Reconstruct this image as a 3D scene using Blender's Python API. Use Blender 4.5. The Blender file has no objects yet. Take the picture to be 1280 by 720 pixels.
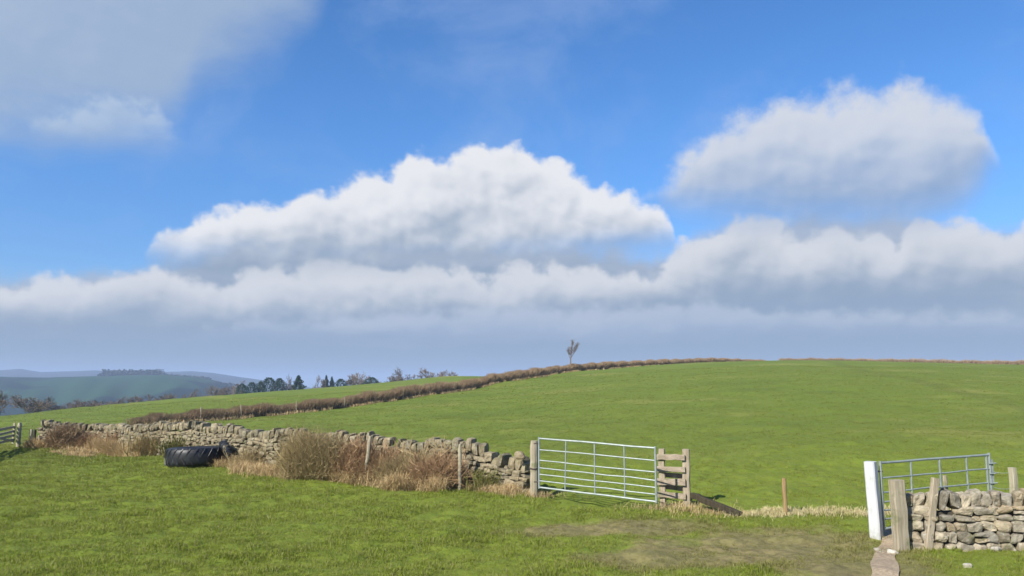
import bpy, math, random
import numpy as np
from mathutils import Vector, Matrix

random.seed(7)
RNG = np.random.default_rng(7)
R = math.radians
scene = bpy.context.scene
COL = scene.collection

# ------------------------------------------------------------------ camera
F = 949.0                        # focal length for a 1280 px wide frame
PITCH = math.atan(118.0 / F)
EYE = 2.65
CP, SP = math.cos(PITCH), math.sin(PITCH)


def ray(px, py):
    u, v = (px - 640) / F, (py - 360) / F
    return np.array([u, CP + v * SP, SP - v * CP])


def at(px, py, Y):
    d = ray(px, py)
    return np.array([0, 0, EYE]) + d * (Y / d[1])


def azel(px, py):
    d = ray(px, py)
    d = d / np.linalg.norm(d)
    return math.degrees(math.atan2(d[0], d[1])), math.degrees(math.asin(d[2]))


cam_data = bpy.data.cameras.new('camera')
cam_data.sensor_width = 36
cam_data.lens = 36 * F / 1280
cam_data.clip_start = 0.1
cam_data.clip_end = 30000
cam = bpy.data.objects.new('camera', cam_data)
cam.location = (0, 0, EYE)
cam.rotation_euler = (math.pi / 2 + PITCH, 0, 0)
COL.objects.link(cam)
scene.camera = cam

# ------------------------------------------------------------------ terrain
ctrl = []
for x, y, z in [(-26, 32, 0), (-20, 26, 0), (-10, 20.5, 0), (0, 18, 0), (3, 16, 0), (6, 13.2, 0), (0, 12, 0), (-8, 14, 0),
                (-15, 18, 0), (8, 10.5, 0.02), (12, 11, 0.05), (-34, 42, -.3), (-30, 26, 0), (12, 14, 0.1), (17, 12, 0.2),
                (9, 16, .12), (0, 0, 0.95), (-6, 1, .85), (6, 1, .85), (0, 8.5, .12), (-8, 8, .12), (8, 7, .15), (0, -10, 1.2),
                (-20, 8, .1), (25, 8, .5), (-16, 38, -.1), (-24, 44, -.2), (-12, 27, 0), (-5, 24, .05),
                (-60, 30, -1.6), (-70, 60, -3.2), (90, 10, 2.2), (-40, -20, 1), (40, -20, 1.6)]:
    ctrl.append((x, y, z))
for px, py, Y in [(200, 527, 50), (300, 524, 60), (400, 512, 68), (560, 491, 88), (700, 467, 120), (800, 458.5, 150),
                  (880, 454, 180), (950, 453, 205),
                  (0, 523, 90), (200, 500, 120), (400, 485, 150), (500, 476, 165), (560, 470, 170), (-250, 548, 75)]:
    ctrl.append(tuple(at(px, py, Y)))


def addc(px, Y, z):
    ctrl.append(((px - 640) / F * Y, Y, z))


for Y, z in [(20, .18), (30, .65), (50, 1.75), (80, 3.5), (120, 5.7), (160, 7.25), (208, 7.95)]:
    addc(1000, Y, z)
for Y, z in [(25, .12), (50, .95), (85, 2.45)]:
    addc(720, Y, z)
for Y, z in [(22, .35), (40, 1.0), (80, 2.9), (130, 5.3), (205, 7.05)]:
    addc(1290, Y, z)
addc(1900, 150, 6.5)
addc(1900, 60, 3.0)
addc(640, 160, 3.9)
addc(720, 160, 4.4)
C = np.array(ctrl, float)


def tps_k(d2):
    return np.where(d2 > 1e-9, 0.5 * d2 * np.log(np.maximum(d2, 1e-9)), 0.0)


def _solve():
    P = C[:, :2] / 50.0
    n = len(P)
    d2 = ((P[:, None] - P[None]) ** 2).sum(-1)
    K = tps_k(d2) + np.eye(n) * 2e-4
    Q = np.hstack([np.ones((n, 1)), P])
    A = np.zeros((n + 3, n + 3))
    A[:n, :n] = K
    A[:n, n:] = Q
    A[n:, :n] = Q.T
    b = np.concatenate([C[:, 2], np.zeros(3)])
    return P, np.linalg.solve(A, b)


_P, _W = _solve()


def tps(x, y):
    x, y = np.asarray(x, float) / 50, np.asarray(y, float) / 50
    out = _W[-3] + _W[-2] * x + _W[-1] * y
    for i in range(len(_P)):
        out = out + _W[i] * tps_k((x - _P[i, 0]) ** 2 + (y - _P[i, 1]) ** 2)
    return out


CREST = []      # azimuth -> horizontal distance of the brow of the field
for px, Y in [(-700, 60), (-250, 75), (0, 92), (100, 106), (200, 120), (300, 135), (400, 150), (500, 165), (560, 170), (640, 158), (700, 152),
              (760, 160), (800, 168), (880, 192), (960, 206), (1100, 208), (1280, 206), (1600, 190), (2300, 150)]:
    a = math.atan2((px - 640) / F, 1)
    CREST.append((a, Y / math.cos(a)))
_ca = np.array([c[0] for c in CREST])
_cr = np.array([c[1] for c in CREST])
_k = [(RNG.normal(0, 1, 2), RNG.uniform(0, 6.28)) for _ in range(64)]


def ripple(x, y):
    out = np.zeros_like(np.asarray(x, float))
    for i, (k, ph) in enumerate(_k):
        w = 0.35 if i < 14 else (1.2 if i < 28 else (3.2 if i < 40 else 7.5))
        a = 0.02 if i < 14 else (0.011 if i < 28 else (0.006 if i < 40 else .0045))
        if i >= 40:
            a = a * np.clip((45 - np.hypot(x, y)) / 20, 0, 1)
        out = out + a * np.sin(w * (k[0] * x + k[1] * y) + ph)
    return out


def h(x, y):
    x, y = np.asarray(x, float), np.asarray(y, float)
    r = np.hypot(x, y)
    az = np.arctan2(x, y)
    rc = np.interp(az, _ca, _cr)
    f = np.minimum(1, rc / np.maximum(r, 1e-6))
    z = tps(x * f, y * f)
    d = np.maximum(0, r - rc)
    sl = (z - EYE) / np.maximum(rc, 1)
    d1 = np.minimum(d, 180)
    zz = z + sl * d1 - 0.5 * 0.0006 * d1 ** 2
    d2 = np.maximum(0, d - 180)
    zz = zz - np.where(d2 > 0, (zz + 62) * (1 - np.exp(-d2 / 350)), 0)
    fade = np.clip(1.0 - (r - 120) / 60, 0.25, 1)
    return zz + ripple(x, y) * np.where(r < 600, fade, 0)


def hz(x, y):
    return float(h(np.array([x]), np.array([y]))[0])


def ground(px, py):
    """where the ray through a photo pixel meets the terrain"""
    d = ray(px, py)
    t = np.concatenate([np.arange(4, 60, .02), np.arange(60, 400, .2)])
    P = np.array([0, 0, EYE]) + d[None] * t[:, None]
    under = P[:, 2] < h(P[:, 0], P[:, 1])
    i = int(np.argmax(under))
    if not under[i]:
        i = len(t) - 1
    p = P[i]
    return np.array([p[0], p[1], hz(p[0], p[1])])


# ------------------------------------------------------------------ node helpers
def new_mat(name):
    m = bpy.data.materials.new(name)
    m.use_nodes = True
    nt = m.node_tree
    return m, nt, nt.nodes['Principled BSDF']


def nd(nt, typ, ins=None, **props):
    n = nt.nodes.new(typ)
    for k, v in props.items():
        setattr(n, k, v)
    for k, v in (ins or {}).items():
        s = n.inputs[k]
        if isinstance(v, bpy.types.NodeSocket):
            nt.links.new(v, s)
        else:
            s.default_value = v
    return n


def M(nt, op, a, b=0.0, c=0.0, clamp=False):
    n = nd(nt, 'ShaderNodeMath', {0: a, 1: b, 2: c}, operation=op, use_clamp=clamp)
    return n.outputs[0]


def VM(nt, op, a, b=(0, 0, 0)):
    n = nd(nt, 'ShaderNodeVectorMath', {0: a, 1: b}, operation=op)
    return n.outputs[0]


def mixc(nt, fac, a, b, blend='MIX'):
    n = nd(nt, 'ShaderNodeMix', {0: fac}, data_type='RGBA', blend_type=blend)
    for i, v in ((6, a), (7, b)):
        if isinstance(v, bpy.types.NodeSocket):
            nt.links.new(v, n.inputs[i])
        else:
            n.inputs[i].default_value = (*v[:3], 1)
    return n.outputs[2]


def sstep(nt, v, lo, hi, smooth=True):
    n = nd(nt, 'ShaderNodeMapRange', {0: v, 1: lo, 2: hi, 3: 0.0, 4: 1.0}, interpolation_type='SMOOTHSTEP' if smooth else 'LINEAR')
    return n.outputs[0]


def noise(nt, vec, scale, detail=3.0, rough=0.55, dims='3D', w=0.0, dist=0.0):
    n = nd(nt, 'ShaderNodeTexNoise', {'Vector': vec, 'Scale': scale, 'Detail': detail, 'Roughness': rough, 'Distortion': dist}, noise_dimensions=dims)
    return n.outputs[0]


def bump(nt, bsdf, height, strength=.4, dist=.02):
    b = nd(nt, 'ShaderNodeBump', {'Height': height, 'Strength': strength, 'Distance': dist})
    nt.links.new(b.outputs[0], bsdf.inputs['Normal'])


def setin(bsdf, **kw):
    for k, v in kw.items():
        k = k.replace('_', ' ')
        if isinstance(v, bpy.types.NodeSocket):
            bsdf.id_data.links.new(v, bsdf.inputs[k])
        else:
            bsdf.inputs[k].default_value = v if not isinstance(v, tuple) or len(v) != 3 else (*v, 1)


# ------------------------------------------------------------------ mesh helpers
class MB:
    """collects vertices and faces and links them as ONE mesh object"""
    def __init__(s):
        s.v, s.f, s.n = [], [], 0

    def add(s, verts, faces):
        """faces: list of arrays (k,3)/(k,4) or list of index lists"""
        verts = np.asarray(verts, float).reshape(-1, 3)
        for fa in faces:
            fa = np.asarray(fa, np.int64)
            if fa.ndim == 1:
                fa = fa[None]
            if len(fa):
                s.f.append(fa + s.n)
        s.v.append(verts)
        s.n += len(verts)

    def mesh(s, name, mat, smooth=False):
        me = bpy.data.meshes.new(name)
        v = np.concatenate(s.v).astype(np.float32)
        tot = np.concatenate([np.full(len(f), f.shape[1], np.int32) for f in s.f])
        idx = np.concatenate([f.reshape(-1) for f in s.f]).astype(np.int32)
        me.vertices.add(len(v))
        me.vertices.foreach_set('co', v.reshape(-1))
        me.loops.add(len(idx))
        me.loops.foreach_set('vertex_index', idx)
        me.polygons.add(len(tot))
        st = np.zeros(len(tot), np.int32)
        st[1:] = np.cumsum(tot)[:-1]
        me.polygons.foreach_set('loop_start', st)
        me.polygons.foreach_set('loop_total', tot)
        me.polygons.foreach_set('use_smooth', np.full(len(tot), smooth, bool))
        me.update(calc_edges=True)
        me.validate()
        if mat:
            me.materials.append(mat)
        return me

    def build(s, name, mat, parent=None, smooth=False, loc=None):
        me = s.mesh(name, mat, smooth)
        o = bpy.data.objects.new(name, me)
        COL.objects.link(o)
        if parent is not None:
            o.parent = parent
            if loc is None:
                loc = (0, 0, 0)
        if loc is not None:
            o.location = loc
        return o


def tag(o, label=None, cat=None, group=None, kind=None):
    if label:
        o['label'] = label
    if cat:
        o['category'] = cat
    if group:
        o['group'] = group
    if kind:
        o['kind'] = kind
    return o


def thing(name, loc, label, cat, group=None, rz=0.0):
    o = bpy.data.objects.new(name, None)
    o.empty_display_size = .2
    COL.objects.link(o)
    o.location = loc
    o.rotation_euler = (0, 0, rz)
    return tag(o, label, cat, group)


def frame_of(d):
    d = np.asarray(d, float)
    d = d / np.linalg.norm(d)
    up = np.array([0, 0, 1.0]) if abs(d[2]) < .9 else np.array([1.0, 0, 0])
    a = np.cross(up, d)
    a /= np.linalg.norm(a)
    return a, np.cross(d, a), d


def tube(mb, pts, rad, n=8, cap=True):
    pts = np.asarray(pts, float)
    rad = np.broadcast_to(rad, (len(pts),))
    vs, fs = [], []
    for i, p in enumerate(pts):
        d = pts[min(i + 1, len(pts) - 1)] - pts[max(i - 1, 0)]
        a, b, _ = frame_of(d)
        for k in range(n):
            t = 2 * math.pi * k / n
            vs.append(p + rad[i] * (math.cos(t) * a + math.sin(t) * b))
    for i in range(len(pts) - 1):
        for k in range(n):
            k2 = (k + 1) % n
            fs.append([i * n + k, i * n + k2, (i + 1) * n + k2, (i + 1) * n + k])
    faces = [np.array(fs)]
    if cap:
        faces.append(np.array(list(range(n))[::-1]))
        faces.append(np.array([(len(pts) - 1) * n + k for k in range(n)]))
    mb.add(np.array(vs), faces)


def rcube(n):
    """unit cube surface with n divisions per edge"""
    idx, vs, fs = {}, [], []

    def vid(p):
        k = tuple(p)
        if k not in idx:
            idx[k] = len(vs)
            vs.append([2 * c / n - 1 for c in p])
        return idx[k]
    for ax in range(3):
        for side in (0, n):
            for i in range(n):
                for j in range(n):
                    q = []
                    for di, dj in ((0, 0), (1, 0), (1, 1), (0, 1)):
                        p = [0, 0, 0]
                        p[ax] = side
                        p[(ax + 1) % 3] = i + di
                        p[(ax + 2) % 3] = j + dj
                        q.append(vid(p))
                    fs.append(q if side else q[::-1])
    return np.array(vs, float), np.array(fs)


RC = {n: rcube(n) for n in (1, 2, 3, 4, 5, 6)}


def stone(mb, c, size, axes, n=4, pn=9.0, rough=.10):
    """an irregular rounded block; size = full extents along axes"""
    v, f = RC[n]
    nrm = (np.abs(v) ** pn).sum(1) ** (1 / pn)
    w = v / nrm[:, None]
    k = RNG.normal(0, 2.0, (3, 3))
    ph = RNG.uniform(0, 6.28, 3)
    w = w * (1 + rough * np.sin(w @ k.T + ph).sum(1, keepdims=True) * .6)
    w = w + RNG.normal(0, rough * .18, w.shape)
    for _ in range(5):
        nn_ = RNG.normal(0, 1, 3)
        nn_ /= np.linalg.norm(nn_)
        ov = np.maximum(0, w @ nn_ - RNG.uniform(.92, 1.25))
        w = w - ov[:, None] * nn_
    w[:, 0] += .18 * RNG.normal() * w[:, 2]
    w[:, 2] += .12 * RNG.normal() * w[:, 0]
    w = w * np.asarray(size) / 2
    mb.add(np.asarray(c) + w @ np.asarray(axes), [f])


def board(mb, p0, p1, w, t, up=(0, 0, 1), taper=1.0, n=6, wob=.004):
    """a sawn or split length of timber from p0 to p1, w across 'up', t thick"""
    p0, p1 = np.asarray(p0, float), np.asarray(p1, float)
    d = p1 - p0
    L = np.linalg.norm(d)
    d = d / L
    up = np.asarray(up, float)
    b = up - d * (up @ d)
    b /= np.linalg.norm(b)
    a = np.cross(d, b)
    vs, fs = [], []
    ch = min(w, t) * .12
    prof = [(-w / 2 + ch, -t / 2), (w / 2 - ch, -t / 2), (w / 2, -t / 2 + ch), (w / 2, t / 2 - ch), (w / 2 - ch, t / 2), (-w / 2 + ch, t / 2),
            (-w / 2, t / 2 - ch), (-w / 2, -t / 2 + ch)]
    m = len(prof)
    for i in range(n + 1):
        s = i / n
        sc = 1 + (taper - 1) * s
        off = RNG.normal(0, wob, 2)
        for (u, v) in prof:
            j = RNG.normal(0, wob * .35, 2)
            vs.append(p0 + d * L * s + b * (u * sc + off[0] + j[0]) + a * (v * sc + off[1] + j[1]))
    for i in range(n):
        for k in range(m):
            k2 = (k + 1) % m
            fs.append([i * m + k, i * m + k2, (i + 1) * m + k2, (i + 1) * m + k])
    mb.add(np.array(vs), [np.array(fs), np.array(list(range(m))[::-1]), np.array([n * m + k for k in range(m)])])


def sticks(mb, P0, P1, r0, r1, bend=None):
    """many thin three-sided twigs at once"""
    P0, P1 = np.asarray(P0, float), np.asarray(P1, float)
    n = len(P0)
    D = P1 - P0
    L = np.linalg.norm(D, axis=1, keepdims=True)
    d = D / np.maximum(L, 1e-9)
    ref = np.where(np.abs(d[:, 2:3]) < .9, np.array([[0, 0, 1.0]]), np.array([[1.0, 0, 0]]))
    a = np.cross(ref, d)
    a /= np.linalg.norm(a, axis=1, keepdims=True)
    b = np.cross(d, a)
    mid = (P0 + P1) / 2 + (bend if bend is not None else 0)
    r0 = np.broadcast_to(np.asarray(r0, float), (n,))[:, None]
    r1 = np.broadcast_to(np.asarray(r1, float), (n,))[:, None]
    V = np.zeros((n, 9, 3))
    for i, (p, r) in enumerate(((P0, r0), (mid, (r0 + r1) / 2), (P1, r1))):
        for k in range(3):
            t = 2 * math.pi * k / 3
            V[:, i * 3 + k] = p + r * (math.cos(t) * a + math.sin(t) * b)
    base = (np.arange(n) * 9)[:, None]
    fs = []
    for i in range(2):
        for k in range(3):
            k2 = (k + 1) % 3
            fs.append(base + np.array([[i * 3 + k, i * 3 + k2, (i + 1) * 3 + k2, (i + 1) * 3 + k]]))
    mb.add(V.reshape(-1, 3), fs)


def blades(mb, P, d, L, w, droop):
    """many grass ribbons: base points P, directions d (unit-ish), lengths, widths, droop 0..1"""
    n = len(P)
    side = np.cross(d, np.array([[0, 0, 1.0]])) + RNG.normal(0, .25, (n, 3))
    side /= np.maximum(np.linalg.norm(side, axis=1, keepdims=True), 1e-6)
    L, w, droop = [np.broadcast_to(np.asarray(q, float), (n,))[:, None] for q in (L, w, droop)]
    p1 = P + d * L * .5
    p2 = p1 + d * L * .5 * (1 - .3 * droop) + np.array([[0, 0, -1.0]]) * L * .55 * droop
    V = np.zeros((n, 5, 3))
    V[:, 0], V[:, 1] = P - side * w / 2, P + side * w / 2
    V[:, 2], V[:, 3] = p1 - side * w * .4, p1 + side * w * .4
    V[:, 4] = p2
    base = (np.arange(n) * 5)[:, None]
    mb.add(V.reshape(-1, 3), [base + np.array([[0, 1, 3, 2]]), base + np.array([[2, 3, 4]])])


def fan_dirs(n, up=1.0, spread=.6):
    d = RNG.normal(0, spread, (n, 3))
    d[:, 2] = up + np.abs(d[:, 2]) * .3
    return d / np.linalg.norm(d, axis=1, keepdims=True)


# ------------------------------------------------------------------ materials
WORN = [(4.3, 12.7, 2.3, 1.8), (1.9, 14.7, 2.1, .8), (4.7, 10.9, 1.2, 1.5), (2.4, 12.0, 1.5, .8)]


def grass_colour(nt, dark=1.0):
    """pasture colour from world position, shared by the soil sheet and the blades"""
    pos = nd(nt, 'ShaderNodeNewGeometry').outputs['Position']
    flat = VM(nt, 'MULTIPLY', pos, (1, 1, 0))
    big = noise(nt, flat, .09, 3)
    mid = noise(nt, flat, .55, 4, .6)
    small = noise(nt, flat, 3.2, 3, .6)
    c = mixc(nt, sstep(nt, mid, .32, .68), (.105, .170, .009), (.180, .232, .020))
    c = mixc(nt, sstep(nt, small, .3, .72), c, (.215, .25, .030))
    c = mixc(nt, M(nt, 'MULTIPLY', sstep(nt, big, .42, .62), .55), c, (.170, .225, .020))
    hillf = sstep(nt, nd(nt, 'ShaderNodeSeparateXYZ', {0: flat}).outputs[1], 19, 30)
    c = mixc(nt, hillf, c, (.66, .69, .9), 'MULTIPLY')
    straw = sstep(nt, noise(nt, flat, 1.5, 5, .72, dist=.2), .66, .78)
    c = mixc(nt, M(nt, 'MULTIPLY', straw, .45), c, (.27, .24, .09))
    # thin trampled sward by the gateways
    sep = nd(nt, 'ShaderNodeSeparateXYZ', {0: flat})
    wm = None
    for (cx, cy, rx, ry) in WORN:
        dx = M(nt, 'DIVIDE', M(nt, 'SUBTRACT', sep.outputs[0], cx), rx)
        dy = M(nt, 'DIVIDE', M(nt, 'SUBTRACT', sep.outputs[1], cy), ry)
        q = M(nt, 'ADD', M(nt, 'MULTIPLY', dx, dx), M(nt, 'MULTIPLY', dy, dy))
        q = M(nt, 'SUBTRACT', 1.15, q)
        wm = q if wm is None else M(nt, 'MAXIMUM', wm, q)
    wn = noise(nt, flat, 1.1, 5, .65)
    wm = sstep(nt, M(nt, 'ADD', wm, M(nt, 'MULTIPLY', M(nt, 'SUBTRACT', wn, .5), 2.6)), -.2, .65)
    c = mixc(nt, M(nt, 'MULTIPLY', wm, .88), c, mixc(nt, sstep(nt, noise(nt, flat, 5.5, 5, .75), .36, .64), (.125, .090, .052), (.215, .168, .085)))
    return c, flat, wm


def make_ground_mat():
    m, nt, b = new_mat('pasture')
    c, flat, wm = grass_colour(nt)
    sep = nd(nt, 'ShaderNodeSeparateXYZ', {0: flat})
    fine = noise(nt, flat, 9.0, 4, .7)
    soil = mixc(nt, sstep(nt, fine, .3, .7), (.088, .116, .016), (.130, .162, .024))
    near = sstep(nt, sep.outputs[1], 55, 15)
    c = mixc(nt, M(nt, 'MULTIPLY', M(nt, 'MULTIPLY', near, .7), M(nt, 'SUBTRACT', 1.0, wm)), c, soil)
    # streaky grazed texture far up the hill
    st = noise(nt, VM(nt, 'MULTIPLY', flat, (.5, 1.6, 1)), .8, 5, .65)
    c = mixc(nt, M(nt, 'MULTIPLY', sstep(nt, st, .3, .75), .35), c, (.105, .142, .022))
    # drier yellowish patches and darker damp ones on the slope
    pt = noise(nt, VM(nt, 'MULTIPLY', flat, (.7, 1, 1)), .11, 5, .62, dist=.3)
    far_ = sstep(nt, sep.outputs[1], 18, 30)
    c = mixc(nt, M(nt, 'MULTIPLY', M(nt, 'MULTIPLY', sstep(nt, pt, .52, .66), far_), .5), c, (.215, .205, .055))
    c = mixc(nt, M(nt, 'MULTIPLY', M(nt, 'MULTIPLY', sstep(nt, pt, .46, .34), far_), .45), c, (.075, .115, .018))
    sp_n = noise(nt, flat, 2.6, 4, .75)
    c = mixc(nt, M(nt, 'MULTIPLY', M(nt, 'MULTIPLY', sstep(nt, sp_n, .66, .74), far_), .55), c, (.28, .26, .11))
    # faint wheel track climbing the hill at the right
    tx = M(nt, 'SUBTRACT', sep.outputs[0], M(nt, 'ADD', 15.5, M(nt, 'MULTIPLY', sep.outputs[1], .30)))
    tk = M(nt, 'ABSOLUTE', M(nt, 'ADD', tx, M(nt, 'MULTIPLY', M(nt, 'SUBTRACT', noise(nt, flat, .25, 2), .5), 3.0)))
    tk = M(nt, 'MULTIPLY', sstep(nt, tk, 1.3, .3), sstep(nt, sep.outputs[1], 14, 22))
    c = mixc(nt, M(nt, 'MULTIPLY', tk, .3), c, (.075, .080, .022))
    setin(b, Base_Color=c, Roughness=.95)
    b.inputs['Specular IOR Level'].default_value = .15
    hgt = M(nt, 'ADD', noise(nt, flat, 2.2, 5, .7), M(nt, 'MULTIPLY', noise(nt, flat, 14, 4, .7), .4))
    bump(nt, b, M(nt, 'MULTIPLY', hgt, M(nt, 'ADD', .25, near)), .6, .06)
    return m


def make_blade_mat():
    m, nt, b = new_mat('grass_blade')
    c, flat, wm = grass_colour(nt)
    isl = nd(nt, 'ShaderNodeNewGeometry').outputs['Random Per Island']
    c = mixc(nt, M(nt, 'MULTIPLY', sstep(nt, isl, .0, 1.0, False), .5), c, (.26, .295, .04))
    c = mixc(nt, sstep(nt, isl, .9, .96), c, (.26, .23, .10))
    setin(b, Base_Color=c, Roughness=.6)
    b.inputs['Specular IOR Level'].default_value = .25
    tr = nd(nt, 'ShaderNodeBsdfTranslucent', {'Color': c})
    mx = nd(nt, 'ShaderNodeMixShader', {0: .35, 1: b.outputs[0], 2: tr.outputs[0]})
    nt.links.new(mx.outputs[0], nt.nodes['Material Output'].inputs[0])
    return m


def make_dry_mat(name, c0, c1, c2, trans=.2):
    m, nt, b = new_mat(name)
    g = nd(nt, 'ShaderNodeNewGeometry')
    isl = g.outputs['Random Per Island']
    c = mixc(nt, isl, c0, c1)
    n = noise(nt, g.outputs['Position'], .8, 3)
    c = mixc(nt, M(nt, 'MULTIPLY', sstep(nt, n, .4, .7), .55), c, c2)
    setin(b, Base_Color=c, Roughness=.8)
    b.inputs['Specular IOR Level'].default_value = .15
    if trans:
        tr = nd(nt, 'ShaderNodeBsdfTranslucent', {'Color': c})
        mx = nd(nt, 'ShaderNodeMixShader', {0: trans, 1: b.outputs[0], 2: tr.outputs[0]})
        nt.links.new(mx.outputs[0], nt.nodes['Material Output'].inputs[0])
    return m


def make_stone_mat(name, tones):
    m, nt, b = new_mat(name)
    g = nd(nt, 'ShaderNodeNewGeometry')
    pos = g.outputs['Position']
    isl = M(nt, 'FRACT', M(nt, 'ADD', g.outputs['Random Per Island'], nd(nt, 'ShaderNodeObjectInfo').outputs['Random']))
    ramp = nd(nt, 'ShaderNodeValToRGB', {0: isl})
    el = ramp.color_ramp.elements
    while len(el) < len(tones):
        el.new(.5)
    for i, t in enumerate(tones):
        el[i].position = i / (len(tones) - 1)
        el[i].color = (*t, 1)
    c = ramp.outputs[0]
    n1 = noise(nt, pos, 7, 5, .65)
    c = mixc(nt, .8, c, mixc(nt, sstep(nt, n1, .25, .75), (.45, .42, .38), (1.25, 1.22, 1.15)), 'MULTIPLY')
    n2 = noise(nt, pos, 18, 4, .7)
    c = mixc(nt, M(nt, 'MULTIPLY', sstep(nt, n2, .56, .7), .6), c, (.42, .43, .38))         # pale lichen
    n3 = noise(nt, pos, 4.5, 4, .6, dist=.4)
    c = mixc(nt, M(nt, 'MULTIPLY', sstep(nt, n3, .54, .70), .65), c, (.10, .105, .04))       # moss
    setin(b, Base_Color=c, Roughness=.92)
    b.inputs['Specular IOR Level'].default_value = .2
    hgt = M(nt, 'ADD', noise(nt, pos, 16, 6, .7), M(nt, 'MULTIPLY', noise(nt, pos, 60, 4, .7), .4))
    bump(nt, b, hgt, .7, .03)
    return m


def make_wood_mat(name, c0, c1, stain=(.10, .12, .04), axis=2, grime=False):
    m, nt, b = new_mat(name)
    tc = nd(nt, 'ShaderNodeTexCoord').outputs['Object']
    g = nd(nt, 'ShaderNodeNewGeometry').outputs['Position']
    sc = [26, 26, 26]
    sc[axis] = 1.6
    grain = noise(nt, VM(nt, 'MULTIPLY', tc, tuple(sc)), 1.0, 5, .65, dist=.3)
    blot = noise(nt, g, 5, 4, .6)
    c = mixc(nt, sstep(nt, grain, .28, .72), c0, c1)
    c = mixc(nt, M(nt, 'MULTIPLY', sstep(nt, blot, .52, .72), .6), c, stain)
    if grime:
        zz = nd(nt, 'ShaderNodeSeparateXYZ', {0: tc}).outputs[2]
        gm_ = sstep(nt, M(nt, 'ADD', M(nt, 'MULTIPLY', zz, -1.6), noise(nt, g, 9, 5, .7)), .15, .75)
        c = mixc(nt, M(nt, 'MULTIPLY', gm_, .7), c, (.20, .18, .11))
        ch_ = noise(nt, VM(nt, 'MULTIPLY', tc, (14, 14, 3)), 1.3, 5, .75)
        c = mixc(nt, M(nt, 'MULTIPLY', sstep(nt, ch_, .62, .66), .6), c, (.26, .24, .20))
    setin(b, Base_Color=c, Roughness=.85)
    b.inputs['Specular IOR Level'].default_value = .2
    bump(nt, b, grain, .6, .012)
    return m


def make_metal_mat():
    m, nt, b = new_mat('galvanised_steel')
    pos = nd(nt, 'ShaderNodeNewGeometry').outputs['Position']
    n = noise(nt, pos, 9, 5, .7)
    c = mixc(nt, sstep(nt, n, .3, .7), (.20, .235, .225), (.29, .325, .31))
    n2 = noise(nt, pos, 30, 4, .7)
    c = mixc(nt, M(nt, 'MULTIPLY', sstep(nt, n2, .62, .72), .5), c, (.33, .30, .24))
    setin(b, Base_Color=c, Roughness=.5, Metallic=.25)
    return m


def simple_mat(name, c0, c1, scale=8, rough=.8, bs=.3, bd=.01, spec=.3):
    m, nt, b = new_mat(name)
    pos = nd(nt, 'ShaderNodeNewGeometry').outputs['Position']
    n = noise(nt, pos, scale, 5, .65)
    c = mixc(nt, sstep(nt, n, .3, .7), c0, c1)
    setin(b, Base_Color=c, Roughness=rough)
    b.inputs['Specular IOR Level'].default_value = spec
    if bs:
        bump(nt, b, n, bs, bd)
    return m


MAT = {
    'ground': make_ground_mat(),
    'blade': make_blade_mat(),
    'straw': make_dry_mat('dry_grass', (.42, .30, .15), (.60, .46, .25), (.34, .235, .115)),
    'hay': make_dry_mat('bleached_grass', (.50, .42, .22), (.62, .54, .32), (.42, .36, .16)),
    'bramble': make_dry_mat('bramble_stem', (.20, .12, .065), (.44, .29, .16), (.32, .215, .11), 0),
    'twig': make_dry_mat('bare_twig', (.21, .16, .08), (.42, .33, .165), (.32, .24, .11), 0),
    'hedge': make_dry_mat('hedge_twig', (.16, .11, .065), (.44, .32, .19), (.26, .165, .10), 0),
    'hedgecore': simple_mat('hedge_litter', (.06, .042, .027), (.21, .145, .09), 5, 1, 1, .15, .05),
    'bark': make_dry_mat('tree_bark', (.12, .105, .085), (.22, .19, .15), (.16, .15, .11), 0),
    'conifer': make_dry_mat('conifer_needles', (.012, .030, .016), (.035, .065, .03), (.02, .045, .02), 0),
    'ivy': make_dry_mat('green_leaves', (.10, .11, .03), (.24, .22, .07), (.17, .16, .05), .2),
    'stone': make_stone_mat('gritstone', [(.18, .165, .135), (.36, .30, .20), (.27, .25, .21), (.39, .34, .25), (.21, .20, .175), (.34, .27, .175), (.30, .28, .235)]),
    'oldstone': make_stone_mat('mossy_gritstone', [(.15, .13, .09), (.27, .23, .15), (.19, .17, .12), (.30, .26, .18), (.23, .19, .12)]),
    'rubble': simple_mat('earth_core', (.03, .027, .02), (.07, .06, .04), 12),
    'wood': make_wood_mat('weathered_timber', (.23, .185, .125), (.37, .315, .235)),
    'rail': make_wood_mat('weathered_rail', (.22, .175, .125), (.37, .305, .23), axis=0),
    'brownwood': make_wood_mat('brown_timber', (.19, .12, .055), (.34, .24, .12), (.14, .12, .05)),
    'greypost': make_wood_mat('grey_post', (.22, .185, .125), (.36, .315, .235)),
    'palewood': make_wood_mat('bleached_timber', (.27, .24, .16), (.40, .36, .26), (.20, .19, .11)),
    'darkwood': make_wood_mat('dark_timber', (.025, .02, .013), (.06, .048, .03), (.05, .05, .02)),  # very dark brown all over
    'white': make_wood_mat('white_paint', (.43, .44, .445), (.50, .51, .515), (.33, .335, .31), grime=True),
    'metal': make_metal_mat(),
    'iron': simple_mat('rusty_iron', (.05, .04, .035), (.12, .09, .07), 30, .7),
    'rubber': simple_mat('tyre_rubber', (.012, .013, .016), (.035, .037, .042), 7, .55, .3, .01, .5),
    'dirt': simple_mat('trodden_earth', (.22, .17, .115), (.36, .285, .20), 24, .95, .5, .015, .1),
}

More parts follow.
